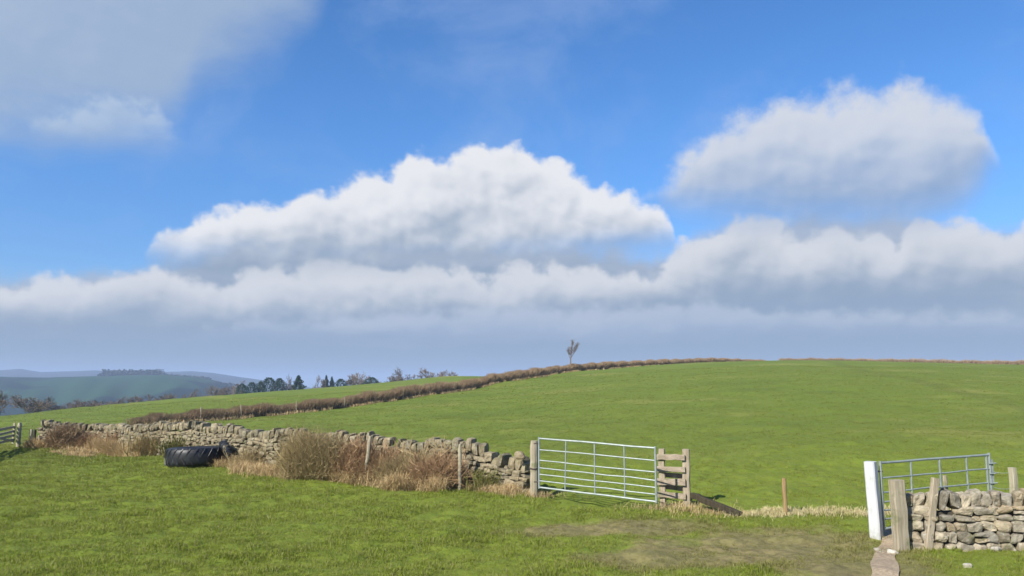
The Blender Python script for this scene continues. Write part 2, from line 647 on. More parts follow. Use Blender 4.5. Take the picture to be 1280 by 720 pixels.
# ------------------------------------------------------------------ ground sheet
az = np.concatenate([np.arange(-44, 44.01, .15), np.arange(46, 314, 3.0)])
az = np.radians(az)
rad = np.concatenate([np.geomspace(1.2, 7.8, 30), np.geomspace(8, 36, 330), np.geomspace(36.5, 420, 170), np.geomspace(450, 12000, 50)])
A, RR = np.meshgrid(az, rad, indexing='ij')
X, Y = RR * np.sin(A), RR * np.cos(A)
Z = h(X, Y)
na, nr = A.shape
ii = np.arange(na)[:, None] * nr
jj = np.arange(nr - 1)[None]
i2 = ((np.arange(na) + 1) % na)[:, None] * nr
quads = np.stack([ii + jj, ii + jj + 1, i2 + jj + 1, i2 + jj], -1).reshape(-1, 4)
gb = MB()
V = np.stack([X, Y, Z], -1).reshape(-1, 3)
V = np.vstack([V, [[0, 0, hz(0.01, 0.01)]]])
cen = len(V) - 1
fan = np.stack([np.full(na, cen), np.arange(na) * nr, ((np.arange(na) + 1) % na) * nr], -1)
gb.add(V, [quads, fan])
tag(gb.build('ground', MAT['ground'], smooth=True), kind='structure')


# ------------------------------------------------------------------ far hills
def hill_mat(name, tones, scale, sunlit_patch=()):
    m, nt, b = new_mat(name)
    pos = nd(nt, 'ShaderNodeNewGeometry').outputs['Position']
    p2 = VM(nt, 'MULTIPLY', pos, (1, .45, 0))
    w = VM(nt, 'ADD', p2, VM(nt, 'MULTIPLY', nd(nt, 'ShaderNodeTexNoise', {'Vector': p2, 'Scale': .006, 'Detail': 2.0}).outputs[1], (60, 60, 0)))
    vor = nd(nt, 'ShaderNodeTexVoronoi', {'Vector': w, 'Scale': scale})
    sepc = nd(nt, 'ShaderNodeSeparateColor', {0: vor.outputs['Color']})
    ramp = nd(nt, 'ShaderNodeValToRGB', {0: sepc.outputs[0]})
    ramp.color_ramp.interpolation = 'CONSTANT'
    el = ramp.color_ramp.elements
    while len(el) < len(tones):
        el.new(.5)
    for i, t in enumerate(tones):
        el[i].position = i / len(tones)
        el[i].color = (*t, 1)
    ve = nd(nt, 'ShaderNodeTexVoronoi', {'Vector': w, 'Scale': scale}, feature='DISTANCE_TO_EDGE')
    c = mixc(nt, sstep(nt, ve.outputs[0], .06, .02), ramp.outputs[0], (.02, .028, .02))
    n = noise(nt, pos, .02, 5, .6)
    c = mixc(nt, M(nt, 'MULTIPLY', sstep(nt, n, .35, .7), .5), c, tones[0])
    if sunlit_patch:  # sunshine on part of the slope, painted as brighter green ellipses
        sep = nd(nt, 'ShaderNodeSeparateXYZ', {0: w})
        for (cx, cy, rx, ry) in sunlit_patch:
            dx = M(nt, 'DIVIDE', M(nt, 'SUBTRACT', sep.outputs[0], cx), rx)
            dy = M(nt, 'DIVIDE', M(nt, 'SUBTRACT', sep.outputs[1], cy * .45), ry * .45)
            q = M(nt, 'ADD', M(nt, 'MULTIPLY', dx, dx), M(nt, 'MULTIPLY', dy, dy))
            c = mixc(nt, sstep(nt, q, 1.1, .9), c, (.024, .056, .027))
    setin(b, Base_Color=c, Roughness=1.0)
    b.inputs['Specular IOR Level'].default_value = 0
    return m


def ridge(name, prof, Y, front, back, base, mat, amp):
    px = np.arange(prof[0][0], prof[-1][0] + .1, 3.0)
    top = np.interp(px, [p[0] for p in prof], [p[1] for p in prof])
    t = np.concatenate([np.linspace(0, 1, 34), np.linspace(1.05, 2, 14)])
    vs = np.zeros((len(px), len(t), 3))
    for i, (x, y) in enumerate(zip(px, top)):
        c = at(x, y, Y)
        u = c[0] / Y
        for j, s in enumerate(t):
            d = Y - front * (1 - s) if s <= 1 else Y + back * (s - 1)
            k = math.sin(min(s, 1) * math.pi / 2) ** 1.3 if s <= 1 else math.cos((s - 1) * math.pi / 2)
            z = base + (c[2] - base) * k
            z += amp * (math.sin(u * 60 + s * 5) + .6 * math.sin(u * 143 - s * 9)) * (1 - abs(k - .5)) * math.sin(math.pi * min(s, 1)) if s < 1 else 0
            vs[i, j] = (u * d, d, z)
    nx, ny = len(px), len(t)
    a = (np.arange(nx - 1)[:, None] * ny + np.arange(ny - 1)[None])
    q = np.stack([a, a + 1, a + ny + 1, a + ny], -1).reshape(-1, 4)[:, ::-1]
    mb = MB()
    mb.add(vs.reshape(-1, 3), [q])
    return tag(mb.build(name, mat, smooth=True), kind='structure')


HILL_Y, MOOR_Y = 1500, 3200
HILLPROF = [(-700, 474), (-300, 470), (0, 471), (60, 472), (125, 470), (165, 469), (205, 469), (240, 471), (262, 474), (285, 480), (305, 488), (335, 500), (380, 520)]
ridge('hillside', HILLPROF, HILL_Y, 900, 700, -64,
      hill_mat('cloud_shaded_fields', [(.008, .020, .014), (.011, .023, .016), (.016, .036, .022), (.008, .016, .013), (.013, .028, .019)], .0042, [(-640, 1390, 150, 140), (-560, 1180, 120, 130)]), 3)  # field tones darkened so the colour carries the cloud shadow
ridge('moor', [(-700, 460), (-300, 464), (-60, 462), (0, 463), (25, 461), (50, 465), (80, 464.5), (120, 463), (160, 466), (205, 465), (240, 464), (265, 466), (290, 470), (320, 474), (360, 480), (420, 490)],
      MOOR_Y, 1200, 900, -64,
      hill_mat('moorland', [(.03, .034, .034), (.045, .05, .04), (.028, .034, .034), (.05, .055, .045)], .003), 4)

# woods on the far hill read as masses
def wood_mass(name, pts, mat, dens, hgt, size):
    mb = MB()
    P = []
    for (xa, ya, xb, yb, Yd) in pts:
        a, b = at(xa, ya, Yd), at(xb, yb, Yd)
        n = int(np.linalg.norm(b - a) * dens)
        s = RNG.uniform(0, 1, n)[:, None]
        p = a + (b - a) * s
        lump = 0.7 + .3 * np.sin(s[:, 0] * 37 + RNG.uniform(0, 6)) * np.sin(s[:, 0] * 91)
        p[:, 2] += (RNG.uniform(0, 1, n) ** .7 * hgt * np.clip(np.minimum(s[:, 0], 1 - s[:, 0]) * 14, .3, 1) * lump)
        p[:, 1] += RNG.uniform(-15, 15, n)
        P.append(p)
    P = np.concatenate(P)
    n = len(P)
    a = RNG.normal(0, 1, (n, 3))
    b = RNG.normal(0, 1, (n, 3))
    a /= np.linalg.norm(a, axis=1, keepdims=True)
    b /= np.linalg.norm(b, axis=1, keepdims=True)
    s = RNG.uniform(.6, 1.3, (n, 1)) * size
    V = np.stack([P - a * s, P + b * s, P + a * s, P - b * s], 1)
    mb.add(V.reshape(-1, 3), [np.arange(n * 4).reshape(-1, 4)])
    return mb.build(name, mat)


MAT['farwood'] = simple_mat('distant_woodland', (.022, .034, .024), (.05, .05, .034), .2, 1, 0)
tag(wood_mass('woodland', [(126, 470, 206, 469.5, HILL_Y - 10)], MAT['farwood'], 16, 13, 2.2),
    'dark block of woodland on the brow of the far valley side', 'woodland', kind='stuff')
tag(wood_mass('hedgerow', [(206, 470, 262, 474, HILL_Y - 12), (228, 476, 300, 483, HILL_Y - 120), (-40, 478, 30, 474, HILL_Y - 60), (150, 492, 215, 487, HILL_Y - 300)],
              MAT['farwood'], 7, 5, 1.4),
    'hazy lines of hedgerow trees across the far hillside', 'hedgerow', kind='stuff')

# ------------------------------------------------------------------ drystone walls
class Path:
    def __init__(s, pts):
        s.p = np.array(pts, float)[:, :2]
        d = np.linalg.norm(np.diff(s.p, axis=0), axis=1)
        s.s = np.concatenate([[0], np.cumsum(d)])
        s.L = s.s[-1]

    def at(s, t):
        return np.array([np.interp(t, s.s, s.p[:, 0]), np.interp(t, s.s, s.p[:, 1])])

    def dir(s, t):
        a, b = s.at(max(0, t - .3)), s.at(min(s.L, t + .3))
        d = (b - a)
        return d / np.linalg.norm(d)


def drywall(root, path, top, mat, courses_h, stone_w, cope_w, cope_h, res, n_cope, jitter=.012, batter=.1, miss=.06):
    """stones laid in courses, upright coping on top. top(t) = height of the coping's underside"""
    body, core = MB(), MB()
    ox, oy, oz = root.location
    O = np.array([ox, oy, oz])
    vs = []
    ts = np.linspace(.05, path.L - .05, int(path.L / .25) + 2)
    for t in ts:
        p, d = path.at(t), path.dir(t)
        nrm = np.array([-d[1], d[0]])
        z0, z1 = hz(*p) - .1, hz(*p) + max(.1, top(t) - .06)
        for sgn in (-1, 1):
            for z, w in ((z0, .17), (z1, .10)):
                q = p + nrm * sgn * w
                vs.append(np.array([q[0], q[1], z]) - O)
    f = []
    for i in range(len(ts) - 1):
        a, b = i * 4, i * 4 + 4
        f += [[a, a + 1, b + 1, b], [a + 3, a + 2, b + 2, b + 3], [a + 1, a + 3, b + 3, b + 1]]
    core.add(np.array(vs), [np.array(f), np.array([0, 2, 3, 1]), np.array([len(vs) - 4, len(vs) - 3, len(vs) - 1, len(vs) - 2])])
    core.build('rubble_core', MAT['rubble'], root)
    for side in (-1, 1):
        z = -.06
        k = 0
        while z < 2:
            ch = RNG.uniform(*courses_h) * (1.15 if k == 0 else 1)
            t = RNG.uniform(-.1, .05)
            any_ = False
            while t < path.L:
                w = RNG.uniform(*stone_w)
                tm = min(max(t + w / 2, 0), path.L)
                tp = top(tm)
                if z + ch * .6 < tp:
                    any_ = True
                    p, d = path.at(tm), path.dir(tm)
                    nrm = np.array([d[1], -d[0]]) * side
                    dep = RNG.uniform(.2, .3)
                    out = .27 - batter * (z / 1.1) - dep / 2 + RNG.normal(0, jitter)
                    hh = min(ch * RNG.uniform(.86, 1.06), tp - z + .03)
                    split = RNG.uniform() < .22 and hh > .12
                    q = p + nrm * out
                    axes = np.array([[d[0], d[1], RNG.normal(0, .05)], [nrm[0], nrm[1], 0], [0, 0, 1.0]])
                    g = hz(*p)
                    if split:
                        stone(body, np.array([q[0], q[1], g + z + hh * .25]) - O, (w * .97, dep, hh * .47), axes, res)
                        stone(body, np.array([q[0], q[1], g + z + hh * .76]) - O, (w * .95, dep, hh * .47), axes, res)
                    else:
                        stone(body, np.array([q[0], q[1], g + z + hh / 2]) - O, (w * 1.02, dep, hh * 1.02), axes, res)
                t += w
            z += ch
            k += 1
            if not any_:
                break
    body.build('wall_body', mat, root)
    # coping
    t = 0.05
    far = MB()
    copes = []
    while t < path.L - .03:
        w = RNG.uniform(*cope_w)
        copes.append((t + w / 2, w))
        t += w * RNG.uniform(1.0, 1.06)
    order = sorted(copes, key=lambda c: -c[0])
    for i, (tm, w) in enumerate(order):
        tp = top(tm)
        p, d = path.at(min(tm, path.L)), path.dir(tm)
        nrm = np.array([d[1], -d[0]])
        hh = RNG.uniform(*cope_h)
        lean = RNG.normal(.08, .1)
        axes = np.array([[d[0], d[1], 0], [nrm[0], nrm[1], 0], [d[0] * lean, d[1] * lean, 1.0]])
        if RNG.uniform() < miss:
            continue
        c = np.array([p[0], p[1], hz(*p) + tp + hh * .42]) - O
        mb = MB() if i < n_cope else far
        stone(mb, c * 0 if i < n_cope else c, (w * .98, RNG.uniform(.3, .4), hh), axes, res, 7.0, .10)
        if i < n_cope:
            mb.build('coping_stone', mat, root, loc=tuple(c))
    if far.v:
        tag(far.build('coping_stone', mat, root), kind='stuff')


# near wall at the right
base_pts = [ground(1126, 687), ground(1180, 688), ground(1235, 688), ground(1285, 690), ground(1400, 694), ground(1560, 700)]
base_pts = [b * ((b[1] + .28) / b[1]) for b in base_pts]
npath = Path(base_pts)
nw = thing('dry_stone_wall', tuple(base_pts[0]), 'buff drystone wall with upright coping beside the white gatepost', 'wall')
drywall(nw, npath, lambda t: np.interp(t, [0, 1, 1.6, 2.4, 5], [.60, .62, .63, .56, .60]) + .015 * math.sin(t * 7),
        MAT['stone'], (.095, .165), (.11, .28), (.12, .19), (.22, .30), 5, 100, miss=0)
# a further stretch of wall just behind it, seen over the top
bp = [ground(1196, 672) * 1.0, ground(1290, 672)]
# long wall at the left
WALL = [(50, 557.5), (120, 561), (200, 569), (300, 580.5), (350, 585.5), (450, 596.5), (550, 606.5), (620, 613), (661, 617.5)]
wp = [ground(*p) for p in WALL]
wp = [b * ((b[1] + .32) / b[1]) for b in wp]
lpath = Path(wp)
ltop_px = [50, 100, 200, 280, 300, 350, 450, 560, 580, 600, 620, 640, 652, 661]
ltop_h = [.95, .95, 1.12, 1.08, 1.0, 1.05, 1.05, 1.04, 1.02, .92, .82, .70, .74, .70]


def t_of_px(px):
    """arc length on the long wall under a photo column"""
    best, bt = 1e9, 0
    for t in np.linspace(0, lpath.L, 600):
        p = lpath.at(t)
        e = abs(p[0] / p[1] * F / CP * 1.0 + 640 - px)
        if e < best:
            best, bt = e, t
    return bt


_lt = [t_of_px(p) for p in ltop_px]
_lo = np.argsort(_lt)
lt_s, lt_h = np.array(_lt)[_lo], np.array(ltop_h)[_lo]
lw = thing('dry_stone_wall', tuple(wp[4]), 'long mossy drystone wall overgrown with dead brambles, sagging towards the gate', 'wall')
drywall(lw, lpath, lambda t: float(np.interp(t, lt_s, lt_h)) - .17 + .03 * math.sin(t * 1.9) + .02 * math.sin(t * 5.3),
        MAT['oldstone'], (.10, .18), (.14, .38), (.13, .26), (.20, .33), 3, 99, .025)


# loose stones
def loose_stone(px, py, w, hgt, label, mat=None, sink=.3):
    p = ground(px, py)
    mb = MB()
    a = RNG.uniform(0, 3)
    axes = np.array([[math.cos(a), math.sin(a), 0], [-math.sin(a), math.cos(a), 0], [0, 0, 1.0]])
    stone(mb, (0, 0, hgt * (.5 - sink)), (w, w * .75, hgt), axes, 5, 3.2, .1)
    return tag(mb.build('loose_stone', mat or MAT['stone'], loc=tuple(p)), label, 'stone', 'loose stones')


MAT['pale'] = make_stone_mat('pale_stone', [(.36, .345, .30), (.46, .43, .385)])
loose_stone(1210, 709.5, .12, .08, 'small pale stone lying alone in the grass below the near wall', MAT['pale'])
loose_stone(1097, 690, .13, .09, 'brown stone at the foot of the white gatepost', None)
loose_stone(1103, 692.5, .1, .07, 'tiny pinkish stone in the path gateway', None)
loose_stone(1117, 693, .16, .1, 'pale flat stone where the path meets the weathered gatepost', MAT['pale'])
loose_stone(1110, 690, .12, .08, 'grey stone half sunk in the middle of the gateway', MAT['oldstone'])
loose_stone(1245, 689, .14, .10, 'whitish footing stone fallen at the base of the near wall', MAT['pale'])
loose_stone(82, 560, .4, .26, 'pale fallen stone at the foot of the bramble on the far wall', MAT['pale'], .2)
loose_stone(97, 556, .5, .5, 'whitish stone propped against the wall beside the dark bramble', MAT['pale'], .1)
p = ground(648, 616)
mb = MB()
stone(mb, (0, 0, 0), (.24, .2, .2), np.eye(3), 5, 3.5, .1)
zt = at(650, 566, p[1] + .15)
tag(mb.build('loose_stone', MAT['stone'], loc=tuple(zt - np.array([0, 0, .06]))), 'single tan stone perched on the broken wall top by the gate', 'stone', 'loose stones')


# ------------------------------------------------------------------ timber posts
def post(px, py_base, py_top, w, mat, label, name='fence_post', Y=None, lean=0.0, square=True, rz=.3, d=None, lean_y=0.0, group=None, wob=.004):
    p = ground(px, py_base) if Y is None else at(px, py_base, Y)
    if Y is not None:
        p[2] = hz(p[0], p[1])
    top = at(px, py_top, p[1])
    H = top[2] - p[2]
    mb = MB()
    if square:
        board(mb, (0, 0, -.1), (lean, lean_y, H), w, d or w, up=(math.cos(rz), math.sin(rz), 0), n=8, wob=wob, taper=.97)
    else:
        n = 9
        pts = [(lean * max(0, i / n) + RNG.normal(0, .004), RNG.normal(0, .004), -.1 + (H + .1) * i / n) for i in range(n + 1)]
        rr = [w / 2 * (1 + RNG.normal(0, .03)) for _ in range(n)] + [w / 2 * .8]
        tube(mb, pts, rr, 10)
    o = mb.build(name, mat, loc=tuple(p))
    return tag(o, label, 'post', group), p, H


# main gate in the middle
gpost, gp, gH = post(667.5, 620, 551, .2, MAT['greypost'], 'stout weathered timber gatepost where the long wall meets the gate', 'gate_post', square=False, lean=0.01)
gp_obj = gpost
lat = MB()
for k in range(2):
    tube(lat, [(.105 * math.cos(t), .105 * math.sin(t), .64 + .02 * k + .03 * math.sin(t)) for t in np.linspace(0, 6.28, 14)], .008, 5, False)
lat.build('chain', MAT['iron'], gpost)


def metal_gate(name, root, P0, P1, hb0, hb1, hh, ups, tilt=0.0):
    """seven rail field gate from P0 (heel) to P1 (head); coordinates relative to root"""
    P0, P1 = np.asarray(P0, float), np.asarray(P1, float)
    fr = [0, .232, .455, .605, .737, .866, 1]
    B0, B1 = P0 + [0, 0, hb0], P1 + [0, 0, hb1]
    for i, f in enumerate(fr):
        mb = MB()
        zz = np.array([0, 0, hh * (1 - f)])
        rr = .021 if i in (0, 6) else .0145
        n = 6
        pts = [B0 + (B1 - B0) * s + zz + np.array([0, 0, RNG.normal(0, .005)]) for s in np.linspace(0, 1, n)]
        tube(mb, pts, rr, 8)
        mb.build('rail', MAT['metal'], root)
    for i, s in enumerate(ups):
        mb = MB()
        b = B0 + (B1 - B0) * s
        sl = (B1 - B0) * .012 if (i == 1) else 0
        end = s in (0, 1)
        tube(mb, [b - (.03 if end else 0) * np.array([0, 0, 1]) - sl, b + np.array([0, 0, hh + (.03 if end else 0)])], .024 if end else .017, 8)
        mb.build('upright', MAT['metal'], root)
    return B0, B1


g0 = at(674, 609, 17.75)
g1 = at(820.5, 627, 16.2)
groot = thing('field_gate', (g0[0], g0[1], hz(g0[0], g0[1])), 'galvanised seven bar field gate closed between the wall and the timber steps', 'gate', 'metal field gates')
O = np.array(groot.location)
b0, b1 = g0[2] - O[2], g1[2] - O[2]
metal_gate('gate', groot, (0, 0, 0), (g1[0] - O[0], g1[1] - O[1], 0), b0, b1, 1.095, [0, .25, .5, .75, 1])
for z in (b0 + .12, b0 + .98):
    hg = MB()
    tube(hg, [(-.12, -.01, z), (.03, 0, z)], .015, 6)
    hg.build('hinge', MAT['iron'], groot)

# timber rails by the gate
sa, sb = ground(829, 632), ground(859, 634.5)
st = thing('timber_hurdle', tuple(sa), 'short weathered timber hurdle of four rails between two posts, beside the closed gate', 'hurdle')
dv = (sb - sa)
dv[2] = 0
L = np.linalg.norm(dv)
u = dv / L
nrm = np.array([u[1], -u[0], 0])
if nrm[1] > 0:
    nrm = -nrm
for (s, top, wd) in ((0, 1.21, .13), (L, 1.22, .15)):
    mb = MB()
    b = u * s
    board(mb, b + [0, 0, -.1], b + [0, 0, top] + u * RNG.normal(0, .015), wd, .12, up=u, n=6, wob=.006)
    mb.build('post', MAT['wood'], st)
for i, py in enumerate((570.5, 586, 601.5, 617.5)):
    z0 = at(829, py, sa[1])[2] - sa[2]
    mb = MB()
    board(mb, -u * .1 + nrm * .085 + [0, 0, z0 + .0], u * (L - .01) + nrm * .085 + [0, 0, z0 - .01 + RNG.normal(0, .012)], .12 + RNG.normal(0, .008), .05, n=6, wob=.005)
    mb.build('rail', MAT['rail'], st)
for i, py in enumerate((594, 609)):
    z0 = at(829, py, sa[1])[2] - sa[2]
    mb = MB()
    board(mb, u * .02 - nrm * .085 + [0, 0, z0], u * (L + .06) - nrm * .085 + [0, 0, z0 - .02], .10, .04, n=5)
    mb.build('rail', MAT['rail'], st)

# fallen beam
pe = ground(926, 647)
ps = at(865, 622, pe[1] + .9)
mb = MB()
board(mb, (0, 0, 0), ps - pe, .12, .10, n=8, wob=.006)
tag(mb.build('fallen_beam', MAT['darkwood'], loc=tuple(pe + [0, 0, .05])), 'dark timber beam sloping down to the grass beside the hurdle', 'beam')

# stakes, posts
post(982, 643.5, 597.5, .085, MAT['brownwood'], 'orange brown stake standing alone in the pale grass between the gates', 'fence_stake', square=False)
post(574.5, 614, 555, .085, MAT['palewood'], 'slim bleached stake against the long wall near the gate', 'fence_stake', square=False)
post(455, 606, 545, .10, MAT['greypost'], 'grey leaning stake at the right edge of the bare bush', 'fence_stake', square=False, lean=.14)
wpost, wP, wH = post(1096.5, 672.5, 577, .185, MAT['white'], 'bright white painted square gatepost beside the dirt path', 'gate_post', lean=-.045, rz=-.85, d=.16, wob=.0015)
post(1127.5, 689, 600, .215, MAT['greypost'], 'rough buff gatepost at the end of the near wall', 'gate_post', rz=.12, d=.16, lean=-.02)
post(1158, 688, 598, .115, MAT['wood'], 'timber post leaning to the right against the near wall', 'gate_post', rz=.1, d=.09, lean=.25, lean_y=.05)
post(1184, 640, 594.5, .085, MAT['greypost'], 'short fence post behind the open gate, over the near wall', 'fence_post', Y=14.3, square=False)
fp, fP, fH = post(1269.5, 640, 584.5, .11, MAT['palewood'], 'pale fence post right of the gate head, behind the near wall', 'fence_post', Y=13.9, rz=.25)

# second gate
h0 = at(1105, 660, wP[1] + .06)
h1 = at(1242, 646, wP[1] + .75)
g2 = thing('field_gate', (h0[0], h0[1], hz(h0[0], h0[1])), 'galvanised seven bar gate hung on the white post behind the near wall', 'gate', 'metal field gates')
O = np.array(g2.location)
B0, B1 = metal_gate('gate', g2, (0, 0, 0), (h1[0] - O[0], h1[1] - O[1], 0), h0[2] - O[2], h0[2] - O[2] + .08, 1.09, [0, .27, .53, .78, .97, 1])
lt = MB()
q = B1 + np.array([0.03, 0, .55])
board(lt, q, q + [0, 0, .45], .06, .02, up=(1, 0, 0), n=2, wob=0)
for dz in (.03, .2, .38):
    tube(lt, [q + [-.06, -.03, dz], q + [.07, -.03, dz + .01]], .013, 6)
lt.build('latch', MAT['metal'], g2)
for z in (.15, .95):
    hg = MB()
    zz = B0[2] + z
    tube(hg, [(-.1, -.02, zz), (.03, 0, zz)], .016, 6)
    hg.build('hinge', MAT['iron'], g2)

# wire between gate head and the pale post, and along the fence gap
a = np.array([h1[0], h1[1], h0[2] + .08 + .80])
b = fP + [0, 0, fH * .93]
for dz, lab in ((0, 'upper thin wire sagging from the gate head to the top of the pale post'), (-.28, 'lower thin wire strung from the gate head to the middle of the pale post')):
    wr = MB()
    tube(wr, [a + (b - a) * s + [0, 0, dz - .03 * math.sin(math.pi * s)] for s in np.linspace(0, 1, 8)], .004, 4)
    tag(wr.build('fence_wire', MAT['metal']), lab, 'wire')

# far left: wooden gate, posts
p22, _P22, _H = post(22.5, 558.5, 528.5, .17, MAT['palewood'], 'bleached hanging post of the wooden gate at the far left', 'gate_post', square=False)
hb = _P22
far = at(-95, 575, 22.8)
far[2] = hz(far[0], far[1])
wg = thing('wooden_gate', tuple(hb + [-.12, -.08, 0]), 'weathered wooden gate with pale sagging rails at the far left edge', 'gate')
O = np.array(wg.location)
e = far - O
for k, (z0, z1) in enumerate(((.83, .78), (.66, .56), (.50, .42), (.33, .24))):
    mb = MB()
    for j in range(1):
        board(mb, (0, 0, z0), e * .98 + [0, 0, z1], .10, .04, n=8, wob=.008)
    mb.build('rail', MAT['palewood'], wg)
for s in (.02, .5, .96):
    mb = MB()
    b = e * s
    board(mb, b + [.03, -.05, .15], b + [.03, -.05, 1.0 if s < .1 else .88], .09, .04, up=(1, 0, 0), n=4)
    mb.build('upright', MAT['palewood'], wg)
mb = MB()
board(mb, e * .03 + [0, .05, .25], e * .5 + [0, .05, .8], .08, .035, n=4)
mb.build('brace', MAT['palewood'], wg)
post(37.8, 557.5, 536.5, .14, MAT['palewood'], 'short bleached post beside a darker one, near the far left gate', 'fence_post', square=False)
post(42.3, 556.5, 537, .12, MAT['darkwood'], 'short dark post just right of the bleached one at the far left', 'fence_post', square=False)
post(48.2, 557.5, 544, .10, MAT['greypost'], 'low stubby post at the left end of the long wall', 'fence_post', square=False)


# ------------------------------------------------------------------ tyres
def tyre_mesh(Ro, Ri, W, lugs, lugh):
    mb = MB()
    prof = [(Ri, -W * .36), (Ri + .03, -W * .42), ((Ri + Ro) / 2, -W * .5), (Ro - .07, -W * .47), (Ro - .015, -W * .38), (Ro, -W * .2), (Ro + .008, 0), (Ro, W * .2),
            (Ro - .015, W * .38), (Ro - .07, W * .47), ((Ri + Ro) / 2, W * .5), (Ri + .03, W * .42), (Ri, W * .36), (Ri + .05, W * .36),
            ((Ri + Ro) / 2, W * .43), (Ro - .09, W * .38), (Ro - .06, 0), (Ro - .09, -W * .38), ((Ri + Ro) / 2, -W * .43), (Ri + .05, -W * .36)]
    n, m = 64, len(prof)
    vs, fs = [], []
    for i in range(n):
        t = 2 * math.pi * i / n
        for r, z in prof:
            vs.append((r * math.cos(t), r * math.sin(t), z))
    for i in range(n):
        i2 = (i + 1) % n
        for k in range(m):
            k2 = (k + 1) % m
            fs.append([i * m + k, i2 * m + k, i2 * m + k2, i * m + k2])
    mb.add(np.array(vs), [np.array(fs)])
    tr = MB()
    for side in (-1, 1):
        for i in range(lugs):
            t0 = 2 * math.pi * (i + (.5 if side > 0 else 0)) / lugs
            for (za, zb, tt) in ((0.0, .47, 0.0),):
                pts = []
                for s in np.linspace(0, 1, 5):
                    z = side * (za + (zb - za) * s) * W
                    ang = t0 + s * .16
                    rr = Ro + lugh * .4 - (0.0 if s < .8 else .03 * (s - .8) / .2)
                    pts.append((rr * math.cos(ang), rr * math.sin(ang), z))
                vv, ff = [], []
                hw = .026
                for (x, y, z) in pts:
                    rad_ = np.array([x, y, 0]) / math.hypot(x, y)
                    tan = np.array([-rad_[1], rad_[0], 0])
                    for a_, b_ in ((-1, -1), (1, -1), (.7, 1), (-.7, 1)):
                        vv.append(np.array([x, y, z]) + tan * hw * a_ + rad_ * lugh * .6 * b_)
                for j in range(4):
                    for k in range(4):
                        k2 = (k + 1) % 4
                        ff.append([j * 4 + k, j * 4 + k2, j * 4 + 4 + k2, j * 4 + 4 + k])
                tr.add(np.array(vv), [np.array(ff), np.array([3, 2, 1, 0]), np.array([16, 17, 18, 19])])
    return mb, tr


def tyre_mat():
    m, nt, b = new_mat('scuffed_rubber')
    pos = nd(nt, 'ShaderNodeNewGeometry').outputs['Position']
    n = noise(nt, pos, 3, 5, .7)
    c = mixc(nt, sstep(nt, n, .35, .7), (.005, .005, .006), (.013, .014, .017))
    sc = noise(nt, VM(nt, 'MULTIPLY', pos, (1, 1, .6)), 7, 5, .75)
    c = mixc(nt, M(nt, 'MULTIPLY', sstep(nt, sc, .56, .68), .75), c, (.055, .058, .065))
    setin(b, Base_Color=c, Roughness=.5)
    bump(nt, b, n, .3, .01)
    return m


MAT['rubber'] = tyre_mat()
tb = ground(246, 586)
tyc = np.array([tb[0] * (tb[1] + .95) / tb[1], tb[1] + .95, 0])
tyc[2] = hz(tyc[0], tyc[1])
ty = thing('tractor_tyre', tuple(tyc + [0, 0, -.02]), 'huge black tractor tyre lying flat in the grass before the long wall', 'tyre')
mb, tr = tyre_mesh(.94, .58, .57, 26, .01)
o = mb.build('casing', MAT['rubber'], ty, True, loc=(0, 0, .285))
o2 = tr.build('tread', MAT['rubber'], ty, False, loc=(0, 0, .285))
for q in (o, o2):
    q.rotation_euler = (R(-2), R(-1.5), 0)
sp_ = at(283, 583, tb[1] + .72)
sp_[2] = hz(sp_[0], sp_[1])
t2 = thing('small_tyre', tuple(sp_), 'smaller black tyre leaning upright against the right side of the huge tyre', 'tyre')
mb, tr = tyre_mesh(.41, .22, .26, 20, .01)
for q in (mb.build('casing', MAT['rubber'], t2, True), tr.build('tread', MAT['rubber'], t2, False)):
    q.location = (0, 0, .37)
    q.rotation_euler = (R(0), R(68), R(28))

# ------------------------------------------------------------------ dirt path
DP = [(1112, 664, .13), (1112, 676, .14), (1110, 688, .17), (1105, 698, .19), (1106, 712, .20), (1107, 726, .21), (1104, 760, .24), (1092, 830, .3), (1060, 960, .35)]
cl = []
for px, py, w in DP:
    p = ground(px, py) if py < 900 else at(px, py, 4.5)
    cl.append((p[0], p[1], w))
cl = np.array(cl)
s = np.linspace(0, len(cl) - 1, 70)
cx = np.interp(s, range(len(cl)), cl[:, 0])
cy = np.interp(s, range(len(cl)), cl[:, 1])
cw = np.interp(s, range(len(cl)), cl[:, 2])
PATH_XY = np.stack([cx, cy, cw], 1)
vs, fs = [], []
m = 9
for i in range(len(s)):
    d = np.array([cx[min(i + 1, 69)] - cx[max(i - 1, 0)], cy[min(i + 1, 69)] - cy[max(i - 1, 0)]])
    d /= np.linalg.norm(d)
    nn = np.array([-d[1], d[0]])
    wl, wr_ = cw[i] * (.85 + .08 * math.sin(i * .45)), cw[i] * (.85 + .08 * math.sin(i * .37 + 2))
    for k in range(m):
        q = -1 + 2 * k / (m - 1)
        x = cx[i] + nn[0] * q * (wl if q < 0 else wr_)
        y = cy[i] + nn[1] * q * (wl if q < 0 else wr_)
        vs.append((x, y, 0))
vs = np.array(vs)
vs[:, 2] = h(vs[:, 0], vs[:, 1]) + .03
for i in range(69):
    for k in range(m - 1):
        a = i * m + k
        fs.append([a, a + m, a + m + 1, a + 1])
mb = MB()
mb.add(vs, [np.array(fs)[:, ::-1]])
tag(mb.build('path', MAT['dirt'], smooth=True), kind='structure')


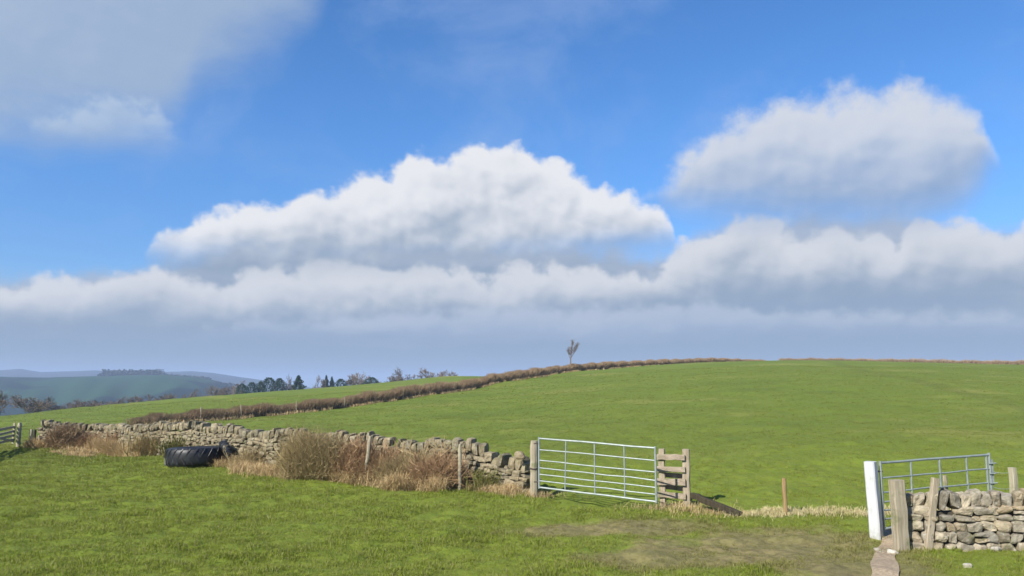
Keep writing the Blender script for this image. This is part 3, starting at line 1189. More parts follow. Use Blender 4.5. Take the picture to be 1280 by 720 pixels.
# ------------------------------------------------------------------ scrub and dead grass
def bush(px, py, hgt, rx, ry, n, mat, label, name='bramble_bush', upright=.75, dr=.25, r0=.006, twigs=2, extra=None, Y=None, cat='bush', arch=.0):
    p = ground(px, py) if Y is None else at(px, py, Y)
    p[2] = hz(p[0], p[1])
    mb = MB()
    ang = RNG.uniform(0, 6.28, n)
    rr = np.sqrt(RNG.uniform(0, 1, n))
    B = np.stack([rr * np.cos(ang) * rx * .75, rr * np.sin(ang) * ry * .75, np.full(n, -.03)], 1)
    d = np.stack([np.cos(ang) * rr * rx * .5 / hgt + RNG.normal(0, dr, n), np.sin(ang) * rr * ry * .5 / hgt + RNG.normal(0, dr, n), np.full(n, 1.0)], 1)
    d /= np.linalg.norm(d, axis=1, keepdims=True)
    env = np.sqrt(np.clip(1 - rr ** 2 * .95, .06, 1))
    q0 = RNG.uniform(0, 6.28, 3)
    lump = .80 + .18 * np.sin(B[:, 0] * 3.1 / max(rx, .3) + q0[0]) + .14 * np.sin(B[:, 0] * 8 / max(rx, .3) + q0[1]) * np.sin(B[:, 1] * 7 / max(ry, .2) + q0[2])
    L = hgt * env * lump * RNG.uniform(.55, 1.08, n)
    T = B + d * L[:, None]
    T[:, 2] -= arch * L * RNG.uniform(.2, .8, n)
    bend = RNG.normal(0, .07, (n, 3)) * hgt
    bend[:, 2] += arch * L * .35
    sticks(mb, B, T, r0, r0 * .35, bend)
    for k in range(10):
        q = np.array([RNG.normal(0, rx * .4), RNG.normal(0, ry * .3), -.05])
        e = q + [RNG.normal(0, .25) * hgt, RNG.normal(0, .15) * hgt, hgt * RNG.uniform(.45, .75)]
        m_ = (q + e) / 2 + RNG.normal(0, .06, 3)
        tube(mb, [q, m_, e], [r0 * 2.6, r0 * 2, r0], 5)
        for j in range(3):
            f_ = e + [RNG.normal(0, .12) * hgt, RNG.normal(0, .1) * hgt, hgt * RNG.uniform(.12, .26)]
            tube(mb, [m_ if j == 0 else e, (e + f_) / 2 + RNG.normal(0, .04, 3), f_], [r0 * 1.6, r0 * 1.2, r0 * .5], 4)
    mid = (B + T) / 2 + bend
    for k in range(twigs):
        s = RNG.uniform(.15, 1, (n, 1))
        q = np.where(s < .5, B + (mid - B) * s * 2, mid + (T - mid) * (s - .5) * 2)
        dd = d + RNG.normal(0, .55, (n, 3))
        dd /= np.linalg.norm(dd, axis=1, keepdims=True)
        sticks(mb, q, q + dd * (hgt * RNG.uniform(.1, .3, (n, 1))), r0 * .55, r0 * .25, RNG.normal(0, .02, (n, 3)))
    o = mb.build(name, mat, loc=tuple(p))
    return tag(o, label, cat, None)


bush(405, 597, 1.3, 1.25, .5, 4600, MAT['twig'], 'tall bare tan bush of upright twigs against the long wall', 'bare_bush', r0=.008, twigs=4, dr=.17)
bush(370, 592, 1.3, .5, .45, 1700, MAT['twig'], 'lower bare twiggy bush on the left flank of the tall tan bush', 'bare_bush', r0=.008, twigs=4, dr=.2)
bush(440, 600, 1.35, .5, .45, 2000, MAT['bramble'], 'darker bare bush on the right flank of the tall tan bush', 'bare_bush', r0=.008, twigs=4, dr=.25)
bush(78, 561, 1.15, .7, .35, 1900, MAT['hedge'], 'dark brown dead bramble heaped over the far left end of the wall', 'bramble_bush', twigs=4, dr=.3, r0=.012)
bush(112, 563, .95, .6, .3, 900, MAT['bramble'], 'reddish brown dead stems right of the dark bramble heap', 'bramble_bush', twigs=3, dr=.25, r0=.009)
bush(478, 603, 1.35, .8, .4, 3200, MAT['bramble'], 'brown bramble tangle right of the leaning stake', 'bramble_bush', twigs=4, dr=.5, arch=.35, r0=.008)
bush(515, 607, 1.38, .85, .4, 3400, MAT['twig'], 'tan bramble tangle draped over the middle of the long wall', 'bramble_bush', twigs=4, dr=.5, arch=.4, r0=.008)
bush(545, 610, 1.2, .62, .35, 2200, MAT['bramble'], 'low reddish bramble at the left of the slim bleached stake', 'bramble_bush', twigs=4, dr=.5, arch=.4, r0=.008)
bush(606, 616, .7, .4, .12, 170, MAT['ivy'], 'greenish creeper on the wall face right of the slim stake', 'bramble_bush', twigs=4, dr=.4, arch=.2, r0=.008)
bush(150, 566, 1.05, .95, .22, 1000, MAT['bramble'], 'upright dead stems against the wall between dark bramble and tyre', 'bramble_bush', twigs=3, dr=.1, r0=.009)
bush(186, 570.5, 1.0, .85, .18, 420, MAT['twig'], 'thicket of thin brown stems just left of the yellow green bush', 'bramble_bush', twigs=3, dr=.12, r0=.009)
bush(216, 573, .85, .34, .16, 200, MAT['ivy'], 'small yellow green bush on the wall behind the huge tyre', 'green_bush', twigs=4, dr=.3, r0=.010)
bush(132, 564, .6, .9, .2, 420, MAT['twig'], 'low tan scrub against the far part of the wall', 'bramble_bush', twigs=3, dr=.3)
bush(318, 585, .8, .9, .2, 600, MAT['twig'], 'sparse dry stems on the wall face between the tyre and the tan bush', 'bramble_bush', twigs=3, dr=.3, arch=.2)


def ddist(pxa, pxb, n, off, mat_w, L, w, droop, push=.12):
    """dead grass blades strewn along the long wall's foot between two photo columns"""
    ta, tb_ = sorted((t_of_px(pxa), t_of_px(pxb)))
    t = RNG.uniform(ta, tb_, n)
    # tussocks: snap most blades to clump centres
    nc = max(3, int((tb_ - ta) * 3.2))
    cc = RNG.uniform(ta, tb_, nc)
    co = RNG.uniform(off[0], off[1], nc)
    pick = RNG.integers(0, nc, n)
    cl_ = RNG.uniform(0, 1, n) < .8
    t = np.where(cl_, cc[pick] + RNG.normal(0, .1, n), t)
    o = np.where(cl_, co[pick] + RNG.normal(0, .08, n), RNG.uniform(off[0], off[1], n)) + push
    t = np.clip(t, 0, lpath.L)
    P = np.zeros((n, 3))
    P[:, 0] = np.interp(t, lpath.s, lpath.p[:, 0])
    P[:, 1] = np.interp(t, lpath.s, lpath.p[:, 1])
    dd = np.array([lpath.dir(q) for q in cc])[pick]
    P[:, 0] += dd[:, 1] * o
    P[:, 1] -= dd[:, 0] * o
    P[:, 2] = h(P[:, 0], P[:, 1]) - .02
    return P


dg = MB()
for (a, b, n, off, L, w, dr) in [(55, 110, 2600, (.25, .75), (.3, .65), .014, .5), (105, 165, 2600, (.3, 1.3), (.25, .55), .014, .6), (165, 205, 1500, (.3, .7), (.2, .45), .013, .5),
                                 (296, 350, 2000, (.28, .7), (.2, .5), .011, .5), (340, 470, 7000, (.4, 1.15), (.25, .6), .010, .55), (440, 590, 11000, (.28, 1.0), (.3, .8), .010, .6), (100, 205, 5000, (.3, .5), (.5, 1.05), .012, .4), (60, 120, 1800, (.3, .5), (.4, .8), .012, .45), (440, 585, 3000, (.28, .5), (.6, 1.0), .009, .5), (290, 345, 700, (.28, .45), (.35, .7), .010, .5),
                                 (585, 664, 4200, (.25, .65), (.2, .45), .009, .55), (120, 170, 1500, (.9, 1.9), (.15, .3), .014, .9)]:
    P = ddist(a, b, n, off, None, L, w, dr, .42 if a in (440, 340, 55, 60) else .15)
    blades(dg, P, fan_dirs(n, 1.0, .55), RNG.uniform(*L, n), w * RNG.uniform(.6, 1.4, n), RNG.uniform(dr * .4, dr * 1.5, n))
# around gatepost and hurdle feet
for (px, py, n, rx, L) in [(664, 620, 500, .3, .3), (690, 617, 200, .3, .15), (838, 636, 500, .45, .3), (868, 640, 400, .4, .28), (895, 643, 300, .4, .25)]:
    c = ground(px, py)
    P = c + np.stack([RNG.normal(0, rx, n), RNG.normal(0, .12, n), np.zeros(n)], 1)
    P[:, 2] = h(P[:, 0], P[:, 1]) - .02
    blades(dg, P, fan_dirs(n, 1, .5), RNG.uniform(.4, 1.1, n) * L, .008, RNG.uniform(.2, .9, n))
tag(dg.build('dry_grass', MAT['straw']), 'straw coloured dead grass along the foot of the long wall', 'dry grass', kind='stuff')

# bleached grass strip under the old fence line between the hurdle and the white post
hg_ = MB()
fa, fb_ = ground(925, 645), ground(1095, 644)
n = 7000
s = RNG.uniform(-.12, 1.9, n)
cc = RNG.uniform(-.05, 1.9, 60)
k = RNG.integers(0, 60, n)
s = np.where(RNG.uniform(0, 1, n) < .7, cc[k] + RNG.normal(0, .015, n), s)
P = fa + (fb_ - fa) * s[:, None] + np.stack([np.zeros(n), RNG.normal(0, .16, n), np.zeros(n)], 1)
P[:, 2] = h(P[:, 0], P[:, 1]) - .02
blades(hg_, P, fan_dirs(n, 1, .5), RNG.uniform(.09, .26, n), .009, RNG.uniform(.3, 1.1, n))
tag(hg_.build('dry_grass', MAT['hay']), 'pale bleached grass strip in the gap between the hurdle and the white post', 'dry grass', kind='stuff')


# ------------------------------------------------------------------ hedges on the hill
def hedge(name, pts, hgt, wid, per_m, label, start=(.4, .8, 1, 1, .5)):
    P = np.array([p[:2] for p in pts])
    path = Path(P)
    o = thing(name, (P[0][0], P[0][1], hz(*P[0])), label, 'hedge')
    O = np.array(o.location)
    t = []
    cur = 0
    n = int(path.L * per_m)
    t = RNG.uniform(0, path.L, n)
    x = np.interp(t, path.s, path.p[:, 0])
    y = np.interp(t, path.s, path.p[:, 1])
    B = np.stack([x + RNG.normal(0, wid * .36, n), y + RNG.normal(0, wid * .36, n), np.zeros(n)], 1)
    g = h(B[:, 0], B[:, 1])
    lum = np.interp(t, [0, 14, 40, path.L - 40, path.L], start) * (1 + .10 * np.sin(t * .9) + .08 * np.sin(t * 2.3 + 1) + .06 * np.sin(t * .21))
    z0 = RNG.uniform(0, .75, n) ** 1.2 * hgt * lum
    B[:, 2] = g + z0 - .05
    d = RNG.normal(0, .45, (n, 3))
    d[:, 2] = 1.3
    d /= np.linalg.norm(d, axis=1, keepdims=True)
    L = np.minimum(RNG.uniform(.4, 1.1, n), np.maximum(.15, (hgt * lum - z0)) * 1.02)
    mb = MB()
    far_ = np.hypot(x, y) / 80
    sticks(mb, B - O, B + d * L[:, None] - O, .012 * np.maximum(.8, far_), .006 * np.maximum(.8, far_), RNG.normal(0, .06, (n, 3)))
    mb.build('branches', MAT['hedge'], o)
    # leafy litter and twigs thick inside the hedge
    ts = np.linspace(0, path.L, max(8, int(path.L / .8)))
    vs, fs = [], []
    prof = [(-.5, -.1), (-.46, .35), (-.3, .78), (.0, .86), (.3, .78), (.46, .35), (.5, -.1)]
    for i, q in enumerate(ts):
        p, dd = path.at(q), path.dir(q)
        nn = np.array([-dd[1], dd[0]])
        gz = hz(*p)
        sc = (1 + RNG.normal(0, .09)) * float(np.interp(q, [0, 14, 40, path.L - 40, path.L], start))
        for (a, b) in prof:
            w_ = a * wid * .62 + RNG.normal(0, .06)
            vs.append((p[0] + nn[0] * w_, p[1] + nn[1] * w_, gz + b * hgt * .82 * sc + RNG.normal(0, .03)))
    m = len(prof)
    for i in range(len(ts) - 1):
        for k in range(m - 1):
            a = i * m + k
            fs.append([a, a + 1, a + m + 1, a + m])
    cb = MB()
    cb.add(np.array(vs) - O, [np.array(fs), np.arange(m)[::-1].copy(), np.arange(len(vs) - m, len(vs))])
    cb.build('dense_core', MAT['hedgecore'], o)
    return path


HP = [(168, 530, 46), (196, 528, 49), (225, 526.5, 52), (250, 526, 55), (300, 524, 60), (400, 512, 68), (480, 502, 77), (560, 491, 88), (630, 479, 103), (700, 467.5, 120), (750, 462, 134), (800, 458.5, 150),
      (840, 456, 164), (880, 454, 180), (920, 453, 193), (955, 453, 206)]
hp = [at(*q) for q in HP]
hpath = hedge('hedge', hp, 1.25, .75, 420, 'long trimmed brown winter hedge climbing the hill from the wall to the skyline')
rp = [at(x, y, Y) for x, y, Y in [(975, 453, 203), (1060, 454, 204), (1150, 455, 204), (1230, 456, 203), (1300, 457, 201), (1420, 460, 195)]]
hedge('hedge', rp, 1.45, .8, 110, 'thin low hedge along the skyline at the right of the hill', (.7, .9, 1, 1, 1))
# dead grass along the long hedge
n = 16000
t = RNG.uniform(0, hpath.L, n)
P = np.stack([np.interp(t, hpath.s, hpath.p[:, 0]), np.interp(t, hpath.s, hpath.p[:, 1]), np.zeros(n)], 1)
dirs = np.array([hpath.dir(q) for q in np.linspace(0, hpath.L, 200)])
kk = np.minimum(199, (t / hpath.L * 199).astype(int))
off = RNG.uniform(.3, 1.1, n)
P[:, 0] += dirs[kk, 1] * off
P[:, 1] -= dirs[kk, 0] * off
P[:, 2] = h(P[:, 0], P[:, 1]) - .03
sel = (np.sin(t * .7) + .7 * np.sin(t * 1.9 + 1) + .5 * np.sin(t * .19)) > -.7
P = P[sel]
hb_ = MB()
blades(hb_, P, fan_dirs(len(P), 1, .4), RNG.uniform(.2, .55, len(P)), .05 * np.maximum(1, np.hypot(P[:, 0], P[:, 1]) / 100), RNG.uniform(.2, .8, len(P)))
tag(hb_.build('dry_grass', MAT['straw']), 'pale dead grass fringe along the foot of the hill hedge', 'dry grass', kind='stuff')
# pale posts along the hedge
for t in np.cumsum(RNG.uniform(4, 13, 20)):
    if t > hpath.L - 20:
        break
    p, d = hpath.at(t), hpath.dir(t)
    q = p + np.array([d[1], -d[0]]) * .55
    mb = MB()
    board(mb, (0, 0, -.1), (RNG.normal(0, .05), 0, RNG.uniform(1.0, 1.15)), .075, .07, up=(1, 0, 0), n=4)
    tag(mb.build('fence_post', MAT['greypost'], loc=(q[0], q[1], hz(*q))), 'thin pale fence post in the line of posts fronting the hill hedge', 'post', 'posts along the hill hedge')


# ------------------------------------------------------------------ trees
def bare_tree_meshes(seed, H, spread=.9, slim=False, depth=5, rmin=.045):
    rs = np.random.default_rng(seed)
    trunk, segs = MB(), []

    def grow(p, d, L, r, lev):
        n = 3
        pts, rad_ = [p], [r]
        for i in range(n):
            d = d + rs.normal(0, .10 if lev == 0 else .18, 3) + np.array([0, 0, .06 if lev else 0])
            d = d / np.linalg.norm(d)
            p = p + d * L / n
            pts.append(p)
            rad_.append(r * (1 - .3 * (i + 1) / n))
        if lev <= 1:
            tube(trunk, pts, rad_, 7)
        else:
            for i in range(n):
                segs.append((pts[i], pts[i + 1], rad_[i], rad_[i + 1]))
        if lev >= depth:
            return
        kids = rs.integers(4, 6) if lev < 3 else rs.integers(3, 5)
        for k in range(kids):
            s = rs.uniform(.45, 1.0) if k else 1.0
            q = pts[min(n, int(s * n + .5))]
            side = rs.normal(0, 1, 3)
            side -= d * (side @ d)
            side /= np.linalg.norm(side)
            nd_ = d * (1.0 if not slim else 1.3) + side * spread * (rs.uniform(.5, 1.1) if k else .35)
            nd_ /= np.linalg.norm(nd_)
            grow(np.array(q), nd_, L * rs.uniform(.58, .8), rad_[-1] * rs.uniform(.55, .75), lev + 1)
    grow(np.array([0, 0, -.2]), np.array([0, 0, 1.0]), H * .30, H * .022, 0)
    S = segs
    cr = MB()
    P0 = np.array([a for a, _, _, _ in S])
    P1 = np.array([b for _, b, _, _ in S])
    sticks(cr, P0, P1, np.maximum(rmin, [r for _, _, r, _ in S]), np.maximum(rmin * .6, [r for _, _, _, r in S]))
    return trunk, cr


def conifer_meshes(seed, H, W, conic):
    rs = np.random.default_rng(seed)
    tr = MB()
    tube(tr, [(0, 0, -.3), (.05, 0, H * .5), (0, .05, H * .95)], [.2, .13, .03], 7)
    n = 2600
    z = rs.uniform(.08, 1, n)
    if conic:
        rad_ = W / 2 * (1 - z) ** .75 * (1 + .2 * np.sin(z * 40))
    else:
        rad_ = W / 2 * np.sqrt(np.clip(1 - (2 * z - .95) ** 2 * .95, .05, 1))
    a = rs.uniform(0, 6.28, n)
    rad_ = rad_ * (1 + .22 * np.sin(a * 3 + z * 9 + seed) + .12 * np.sin(a * 7 - z * 17)) * np.sqrt(rs.uniform(.15, 1, n))
    P = np.stack([rad_ * np.cos(a), rad_ * np.sin(a), z * H], 1)
    u = rs.normal(0, 1, (n, 3))
    v = rs.normal(0, 1, (n, 3))
    u /= np.linalg.norm(u, axis=1, keepdims=True)
    v /= np.linalg.norm(v, axis=1, keepdims=True)
    s = rs.uniform(.12, .34, (n, 1)) * H / 10
    cr = MB()
    V = np.stack([P - u * s, P + v * s * .6, P + u * s, P - v * s * .6], 1)
    cr.add(V.reshape(-1, 3), [np.arange(n * 4).reshape(-1, 4)])
    return tr, cr


def proto_pair(meshes, crown_mat, nm):
    t, c = meshes
    return t.mesh(nm + '_trunk', MAT['bark']), c.mesh(nm + '_crown', crown_mat)


MAT['fartwig'] = make_dry_mat('distant_twigs', (.13, .10, .085), (.21, .17, .13), (.16, .13, .10), 0)
BARE = [proto_pair(bare_tree_meshes(s, 10, .95), MAT['fartwig'], 'bare') for s in (3, 8, 15, 21)]
CON = [proto_pair(conifer_meshes(4, 10, 7.5, False), MAT['conifer'], 'conifer'), proto_pair(conifer_meshes(9, 10, 6.5, True), MAT['conifer'], 'conifer'),
       proto_pair(conifer_meshes(13, 10, 9, False), MAT['conifer'], 'conifer')]


def mesh_dims(me):
    n = len(me.vertices)
    a = np.zeros(n * 3, np.float32)
    me.vertices.foreach_get('co', a)
    a = a.reshape(-1, 3)
    return a[:, 2].max(), np.percentile(np.abs(a[:, :2]), 97) * 2


def tree(name, pair, px, py_top, wpx, Y, label, cat, group, rz):
    q = at(px, py_top, Y)
    g = hz(q[0], q[1])
    H = q[2] - g - (.45 if name == 'conifer_tree' else 0)
    Hm, Wm = mesh_dims(pair[1])
    if name == 'conifer_tree':
        Wm *= .62
    o = thing(name, (q[0], q[1], g), label, cat, group, rz)
    sz = H / Hm
    sx = wpx / F * Y / Wm * (1.5 if name == 'bare_tree' else 1)
    o.scale = (sx, sx, sz)
    for nm, me in (('trunk', pair[0]), ('crown', pair[1])):
        c = bpy.data.objects.new(nm, me)
        COL.objects.link(c)
        c.parent = o
    return o


G1, G2, G3 = 'conifers beyond the field brow', 'bare trees beyond the field brow', 'bare trees in the valley'
for i, (k, px, top, w, Y, lab) in enumerate([
    ('c2', 303, 478, 12, 290, 'squat dark conifer at the left end of the conifer clump'),
    ('c0', 315, 475.5, 13, 295, 'dark conifer second from the left in the clump, with a flat crown'),
    ('c0', 326, 474.5, 11, 300, 'dark conifer left of the tallest rounded pair'),
    ('c2', 337, 470, 17, 300, 'broad rounded conifer, larger of the tall pair in the clump'),
    ('c0', 350, 470.5, 13, 305, 'rounded conifer at the right of the tall pair, beside a bare tree'),
    ('c1', 373.5, 467, 15, 300, 'pointed conifer standing alone right of the tall pair'),
    ('c1', 408, 467, 8, 320, 'narrow pointed conifer, taller of two standing close together'),
    ('c1', 415, 468.5, 8, 320, 'narrow conifer, shorter of two standing close together'),
    ('c0', 426, 471.5, 13, 320, 'low rounded conifer right of the narrow pair'),
    ('c2', 437, 473, 9, 325, 'smallest bushy conifer, right of the low rounded one'),
    ('c0', 465, 469.5, 15, 320, 'dark low conifer under the spreading bare tree'),
    ('b0', 284, 475, 28, 300, 'brownish bare tree left of the conifer clump'),
    ('b1', 268, 480, 24, 290, 'small bare tree leftmost on the brow before the conifers'),
    ('b2', 360, 466, 15, 310, 'grey bare tree between the tall conifer pair and the pointed conifer'),
    ('b3', 399, 468, 16, 320, 'brown bare tree left of the two narrow conifers'),
    ('b1', 456, 464, 30, 330, 'spreading bare tree above the dark low conifer'),
    ('b2', 500, 458, 34, 330, 'largest bare tree on the brow with a wide airy crown'),
    ('b0', 538, 458.5, 30, 330, 'wide bare tree right of the largest airy one'),
    ('b3', 562, 461, 14, 320, 'small bare tree at the right end, where brow meets hedge'),
]):
    kind = 'conifer_tree' if k[0] == 'c' else 'bare_tree'
    pair = (CON if k[0] == 'c' else BARE)[int(k[1])]
    tree(kind, pair, px, top, w, Y, lab, 'tree', G1 if k[0] == 'c' else G2, i * 1.3)
for i, (k, px, top, w, Y, lab) in enumerate([
    (0, 3, 487, 24, 150, 'tall bare tree at the left edge below the far hillside'),
    (1, 36, 492, 34, 175, 'rounded bare tree in the valley second from the left edge'),
    (2, 62, 499, 24, 180, 'low bare tree in the valley just right of the rounded one'),
    (3, 84, 502, 24, 185, 'small bare tree in the middle of the valley row'),
    (1, 108, 498, 26, 195, 'brownish bare tree near the valley row centre, wider than its neighbours'),
    (0, 132, 498.5, 24, 205, 'bare tree in the valley below the far green field'),
    (2, 156, 494, 26, 215, 'fuller bare tree in the valley under the woodland block'),
    (3, 180, 492, 26, 225, 'bare tree in the valley right of the fuller one'),
    (1, 204, 490.5, 24, 235, 'low bare tree where the valley row thins out'),
    (2, 246, 484, 22, 260, 'small bare bushy tree at the right end of the valley row'),
]):
    tree('bare_tree', BARE[k], px, top, w, Y, lab, 'tree', G3, i * 2.1)

# the lone tree on the hedge
tp_ = at(713, 467, 123.5)
lt_ = thing('bare_tree', (tp_[0], tp_[1], hz(tp_[0], tp_[1])), 'lone slim bare tree standing in the hedge against the sky', 'tree')
trk, crn = MB(), MB()
rs = np.random.default_rng(5)
tube(trk, [(0, 0, -.2), (.03, 0, 1.4), (.08, 0, 2.4), (.25, 0, 3.4), (.38, 0, 4.3), (.42, 0, 4.9)], [.13, .11, .09, .06, .035, .015], 7)
tube(trk, [(.07, 0, 2.2), (.55, .1, 2.9), (1.0, .1, 3.5), (1.25, .1, 4.2)], [.06, .045, .03, .012], 6)
tube(trk, [(.05, 0, 1.9), (-.25, -.1, 2.7), (-.35, -.1, 3.5)], [.05, .03, .012], 6)
P0, P1 = [], []
for (ax, az_, bx, bz, n) in [(.1, 2.4, .42, 4.9, 90), (.55, 2.9, 1.25, 4.25, 70), (-.2, 2.5, -.35, 3.6, 36)]:
    for i in range(n):
        s = rs.uniform(0, 1)
        q = np.array([ax + (bx - ax) * s, rs.normal(0, .08), az_ + (bz - az_) * s])
        d = np.array([rs.normal(0, .5), rs.normal(0, .5), 1.0])
        d /= np.linalg.norm(d)
        L_ = rs.uniform(.25, .7)
        P0.append(q)
        P1.append(q + d * L_)
        for j in range(2):
            e = d + rs.normal(0, .5, 3)
            P0.append(q + d * L_ * .6)
            P1.append(q + d * L_ * .6 + e / np.linalg.norm(e) * .35)
sticks(crn, P0, P1, .015, .008)
trk.build('trunk', MAT['fartwig'], lt_)
crn.build('crown', MAT['fartwig'], lt_)

# ------------------------------------------------------------------ living grass
tufts = bpy.data.collections.new('tuft_shapes')
for k in range(8):
    mb = MB()
    n = 14
    P = np.zeros((n, 3))
    P[:, :2] = RNG.normal(0, .035, (n, 2))
    P[:, 2] = -.012
    d = fan_dirs(n, 1.0, .42)
    d[:, :2] += P[:, :2] * 6
    d /= np.linalg.norm(d, axis=1, keepdims=True)
    blades(mb, P, d, RNG.uniform(.05, .125, n), RNG.uniform(.005, .0095, n), RNG.uniform(.2, .9, n))
    tufts.objects.link(bpy.data.objects.new('tuft', mb.mesh('tuft', MAT['blade'])))


def nzf(x, y, f, seed):
    r_ = np.random.default_rng(seed)
    o = np.zeros_like(x)
    for _ in range(9):
        k = r_.normal(0, 1, 2)
        o += np.sin(f * (k[0] * x + k[1] * y) + r_.uniform(0, 6.28))
    return o / 4.5


FRONT = np.vstack([lpath.p[:, :2], [[g0[0], g0[1]], [g1[0], g1[1]], sb[:2], pe[:2], fb_[:2], wP[:2], base_pts[0][:2]], npath.p[1:]])
FX = FRONT[:, 0]


def sample(Y0, Y1, dens, seed):
    r_ = np.random.default_rng(seed)
    n = int(.5 * 1.5 * (Y1 ** 2 - Y0 ** 2) * dens)
    y = np.sqrt(r_.uniform(Y0 ** 2, Y1 ** 2, n))
    x = r_.uniform(-.75, .75, n) * y
    return x, y, r_


def polyline_dist(x, y, P):
    d = np.full(len(x), 1e9)
    for a, b in zip(P[:-1], P[1:]):
        ab = b - a
        t = np.clip(((x - a[0]) * ab[0] + (y - a[1]) * ab[1]) / (ab @ ab), 0, 1)
        d = np.minimum(d, np.hypot(x - a[0] - t * ab[0], y - a[1] - t * ab[1]))
    return d


allP, allS, allR = [], [], []
for (Y0, Y1, dens, sc, seed) in [(8.2, 12, 330, 1.0, 1), (12, 16, 230, 1.05, 2), (16, 22, 150, 1.15, 3), (22, 32, 85, 1.35, 4), (32, 46, 55, 1.4, 5), (46, 70, 28, 1.7, 6), (70, 110, 12, 2.2, 7)]:
    x, y, r_ = sample(Y0, Y1, dens, seed)
    keep = polyline_dist(x, y, lpath.p) > .3
    keep &= polyline_dist(x, y, npath.p) > .27
    dp = np.full(len(x), 1e9)
    for (a, b, w) in PATH_XY[::2]:
        dp = np.minimum(dp, np.hypot(x - a, y - b) - w)
    keep &= dp > r_.normal(-.11, .06, len(x))
    keep &= np.hypot(x - tyc[0], y - tyc[1]) > .92
    wq = np.full(len(x), -9.0)
    for (cx_, cy_, rx, ry) in WORN:
        wq = np.maximum(wq, 1.15 - ((x - cx_) / rx) ** 2 - ((y - cy_) / ry) ** 2)
    wq = np.clip(wq + nzf(x, y, 1.5, 50) * .5, 0, 1)
    keep &= r_.uniform(0, 1, len(x)) > wq * .5
    hill = y > np.interp(x, FX, FRONT[:, 1])
    cl_ = nzf(x, y, 2.2, 51) * .7 + nzf(x, y, 6.0, 52) * .6
    s_ = sc * np.clip(.76 + .4 * cl_, .34, 2) * r_.uniform(.7, 1.3, len(x)) * (1 - .5 * wq) * np.where(hill, .62, 1.0)
    keep &= s_ > .18
    keep &= ~(hill & (r_.uniform(0, 1, len(x)) < .25))
    x, y, s_ = x[keep], y[keep], s_[keep]
    allP.append(np.stack([x, y, h(x, y)], 1))
    allS.append(s_)
    rr = np.zeros((len(x), 3))
    rr[:, 0] = r_.normal(0, .14, len(x))
    rr[:, 1] = r_.normal(.06, .14, len(x))
    rr[:, 2] = r_.uniform(0, 6.28, len(x))
    allR.append(rr)
GP, GS, GR = np.concatenate(allP), np.concatenate(allS), np.concatenate(allR)
print('tufts', len(GP))
gm = bpy.data.meshes.new('grass')
gm.vertices.add(len(GP))
gm.vertices.foreach_set('co', GP.astype(np.float32).reshape(-1))
gm.attributes.new('tuft_scale', 'FLOAT', 'POINT').data.foreach_set('value', GS.astype(np.float32))
gm.attributes.new('tuft_turn', 'FLOAT_VECTOR', 'POINT').data.foreach_set('vector', GR.astype(np.float32).reshape(-1))
gm.attributes.new('tuft_pick', 'INT', 'POINT').data.foreach_set('value', RNG.integers(0, 8, len(GP)).astype(np.int32))
gm.materials.append(MAT['blade'])
go = bpy.data.objects.new('grass', gm)
COL.objects.link(go)
tag(go, 'short tufted green pasture grass covering the field', 'grass', kind='stuff')
ng = bpy.data.node_groups.new('scatter_tufts', 'GeometryNodeTree')
ng.interface.new_socket('Geometry', in_out='INPUT', socket_type='NodeSocketGeometry')
ng.interface.new_socket('Geometry', in_out='OUTPUT', socket_type='NodeSocketGeometry')
gi, gout = ng.nodes.new('NodeGroupInput'), ng.nodes.new('NodeGroupOutput')
ci = ng.nodes.new('GeometryNodeCollectionInfo')
ci.inputs['Collection'].default_value = tufts
ci.inputs['Separate Children'].default_value = True
ci.inputs['Reset Children'].default_value = True
iop = ng.nodes.new('GeometryNodeInstanceOnPoints')
iop.inputs['Pick Instance'].default_value = True


def named(nm, typ):
    a = ng.nodes.new('GeometryNodeInputNamedAttribute')
    a.data_type = typ
    a.inputs['Name'].default_value = nm
    return [q for q in a.outputs if q.enabled][0]


e2r = ng.nodes.new('FunctionNodeEulerToRotation')
ng.links.new(named('tuft_turn', 'FLOAT_VECTOR'), e2r.inputs[0])
ng.links.new(gi.outputs[0], iop.inputs['Points'])
ng.links.new(ci.outputs[0], iop.inputs['Instance'])
ng.links.new(named('tuft_pick', 'INT'), iop.inputs['Instance Index'])
ng.links.new(e2r.outputs[0], iop.inputs['Rotation'])
ng.links.new(named('tuft_scale', 'FLOAT'), iop.inputs['Scale'])
ng.links.new(iop.outputs[0], gout.inputs[0])
md = go.modifiers.new('scatter', 'NODES')
md.node_group = ng

# ------------------------------------------------------------------ haze
HZ = (-70.0, 75.0)
mb = MB()
v, f = RC[1]
mb.add(v * np.array([9000, 9000, (HZ[1] - HZ[0]) / 2]) + np.array([0, 0, (HZ[0] + HZ[1]) / 2]), [f])
hm = bpy.data.materials.new('haze')
hm.use_nodes = True
hm.node_tree.nodes.clear()
ho = hm.node_tree.nodes.new('ShaderNodeOutputMaterial')
pv = hm.node_tree.nodes.new('ShaderNodeVolumePrincipled')
pv.inputs['Color'].default_value = (.54, .70, .98, 1)
pv.inputs['Density'].default_value = .00029
pv.inputs['Anisotropy'].default_value = .0
hm.node_tree.links.new(pv.outputs[0], ho.inputs['Volume'])
tag(mb.build('haze', hm), 'thin blue air haze over the valley', 'haze', kind='stuff')

# ------------------------------------------------------------------ light and sky
SUN_EL, SUN_ROT = R(38), math.atan2(-.70, -.71)
to_sun = Vector((math.sin(SUN_ROT) * math.cos(SUN_EL), math.cos(SUN_ROT) * math.cos(SUN_EL), math.sin(SUN_EL)))
sl = bpy.data.lights.new('sun', 'SUN')
sl.energy = 4.8
sl.angle = R(.5)
sl.color = (1, .95, .86)
so = bpy.data.objects.new('sun', sl)
so.rotation_euler = to_sun.to_track_quat('Z', 'Y').to_euler()
COL.objects.link(so)

